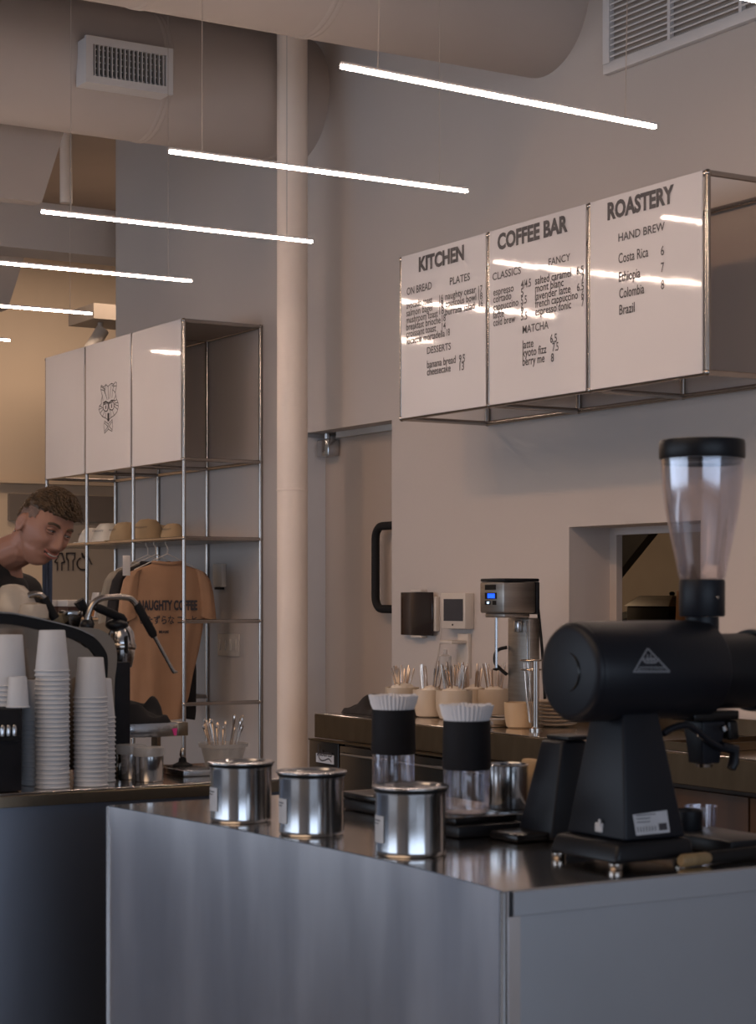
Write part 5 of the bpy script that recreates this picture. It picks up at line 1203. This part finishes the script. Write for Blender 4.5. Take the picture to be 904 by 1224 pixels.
mo = part('mouth_gap', tube(B(), arc([hw((x_, .0965-20*x_*x_, zl(x_))) for x_ in (-.027, -.018, -.009, 0, .009, .018, .027)], 3), [.001]+[.0042]*17+[.001], 8), 'mouth', ps, 'open smiling mouth')
part('teeth', tube(B(), arc([hw((x_, .0985-20*x_*x_, zl(x_)+.0012)) for x_ in (-.019, -.010, 0, .010, .019)], 3), [.001]+[.0031]*11+[.001], 8), 'teeth', mo)
part('upper_lip', tube(B(), arc([hw((x_, .0985-19*x_*x_, zl(x_)+.0052)) for x_ in (-.028, -.018, -.007, 0, .007, .018, .028)], 3), [.001]+[.0028]*17+[.001], 8), 'lip', ps)
part('lower_lip', tube(B(), arc([hw((x_, .0985-20*x_*x_, zl(x_)-.0056)) for x_ in (-.025, -.016, -.008, 0, .008, .016, .025)], 3), [.001]+[.0036]*17+[.001], 8), 'lip', ps)
part('earring', sphere(B(), hw((-.086, -.018, -.042)), .0028, 2), 'chrome', ps, 'small metal ear stud'); part('earring', sphere(B(), hw((.086, -.018, -.042)), .0028, 2), 'chrome', ps)
# hair: cap of overlapping tufts, short sides
hair = bmesh.new(); bmesh.ops.create_icosphere(hair, subdivisions=5, radius=1)
def hairline(n):
    # height of the lower edge of the long hair for a direction (negative y is the back)
    return .50 if n.y > .45 else (.46 if n.y > -.35 else (.30 if n.y > -.7 else -.02))
for v in hair.verts:
    n = v.co.normalized(); p_ = head_pt(n); nn = noise.noise(n*9)*.006+noise.noise(n*22)*.003
    tk = .006+.010*max(0, n.z)+nn*.6 if n.z > hairline(n) else -.010
    
    d_ = Vector((p_.x/.076, p_.y/.1, p_.z/.118)).normalized(); v.co = hw(p_+d_*tk)
rng = random.Random(3)
for i in range(3200):
    n = Vector((rng.gauss(0, 1), rng.gauss(0, 1), abs(rng.gauss(0, 1)))).normalized()
    if n.z < hairline(n)+.02: continue
    p_ = head_pt(n); d_ = Vector((p_.x/.076, p_.y/.1, p_.z/.118)).normalized()
    r0 = p_+d_*(.004+.009*max(0, n.z)); comb = Vector((.25+rng.uniform(-.28, .28), .95+rng.uniform(-.2, .2), rng.uniform(-.22, .08)))
    tdirn = (d_*.42+comb).normalized(); L_ = rng.uniform(.016, .028)
    a_, b_, c_ = r0, r0+tdirn*L_*.6+d_*.004, r0+tdirn*L_-d_*.001-Vector((0, 0, .003 if n.y > .3 else 0))
    tube(hair, [hw(a_), hw(b_), hw(c_)], [.0020, .0017, .0005], 5)
part('hair', hair, 'hair', ps, 'textured short brown hair', sharp=60)
fade = bmesh.new(); bmesh.ops.create_icosphere(fade, subdivisions=5, radius=1)
def fz_(n):
    if n.z > .55: return 1
    if n.y < -.45: return 1 if n.z > -.42 else 0
    if n.y < .30: return 1 if n.z > .10+.25*max(0, n.y) and abs(n.x) > .1 else 0
    return 0
dl = []
for v in fade.verts:
    n = v.co.normalized(); p_ = head_pt(n)
    if not fz_(n): dl.append(v)
    v.co = hw(p_*1.022)
bmesh.ops.delete(fade, geom=dl, context='VERTS'); part('shaved_sides', fade, 'fade', ps, 'closely shaved sides of the hair', sharp=180)
# t-shirt: body and sleeves a little outside the body
hb = bmesh.new()
def grow(c, rx, ry, rz): blob(c, rx, ry, rz)
grow(chest, .190, .128, .215); grow(spine+Vector((0, 0, -.05)), .165, .118, .22); grow(hip+Vector((0, 0, .03)), .175, .125, .12)
sphere(hb, NB+Vector((-.045, .030, -.014)), .088, 3, (1.25, 1.2, .80))
sphere(hb, NB+Vector((-.004, .004, -.060)), .084, 3, (1.05, 1.05, .70))
for sh_, el, wr in arms:
    mid = sh_.lerp(el, .62); skin_chain(hb, [NB+Vector((-.01, .01, -.055)), sh_, mid], [.068, .069, .066])
tee = remesh(hb, .006, 6)
for v in tee.verts:
    f_ = noise.noise(v.co*9)*.006+noise.noise(Vector((v.co.x*5, v.co.y*5, v.co.z*16)))*.004; v.co += (v.co-spine).normalized()*f_
part('t_shirt', tee, 'tee', ps, 'plain black t-shirt', sharp=180)
a_ = NB+Vector((-.004, .004, -.012)); nr = (hw((0, -.055, -.085))-NB).normalized(); u_, v_ = frame_for(nr)
part('collar', tube(B(), [a_+u_*(.072*math.cos(t_))+v_*(.072*math.sin(t_)) for t_ in [2*PI*i/24 for i in range(25)]], .0085, 8), 'tee', ps)
hb = bmesh.new(); grow(hip+Vector((0, 0, -.04)), .168, .118, .13)
for hp_, kn, an, toe in legs: skin_chain(hb, [hp_, kn, an], [.098, .072, .060])
part('trousers', remesh(hb, .010, 4), 'jeans', ps, 'dark trousers', sharp=180)
for hp_, kn, an, toe in legs:
    hb = bmesh.new(); skin_chain(hb, [an+Vector((0, 0, -.045)), toe+Vector((0, 0, 0)), toe+tdir*.03], [.046, .040, .036])
    for v in hb.verts: v.co.z = max(v.co.z, .002)
    part('shoe', remesh(hb, .008, 2), 'rubber', ps, sharp=180)
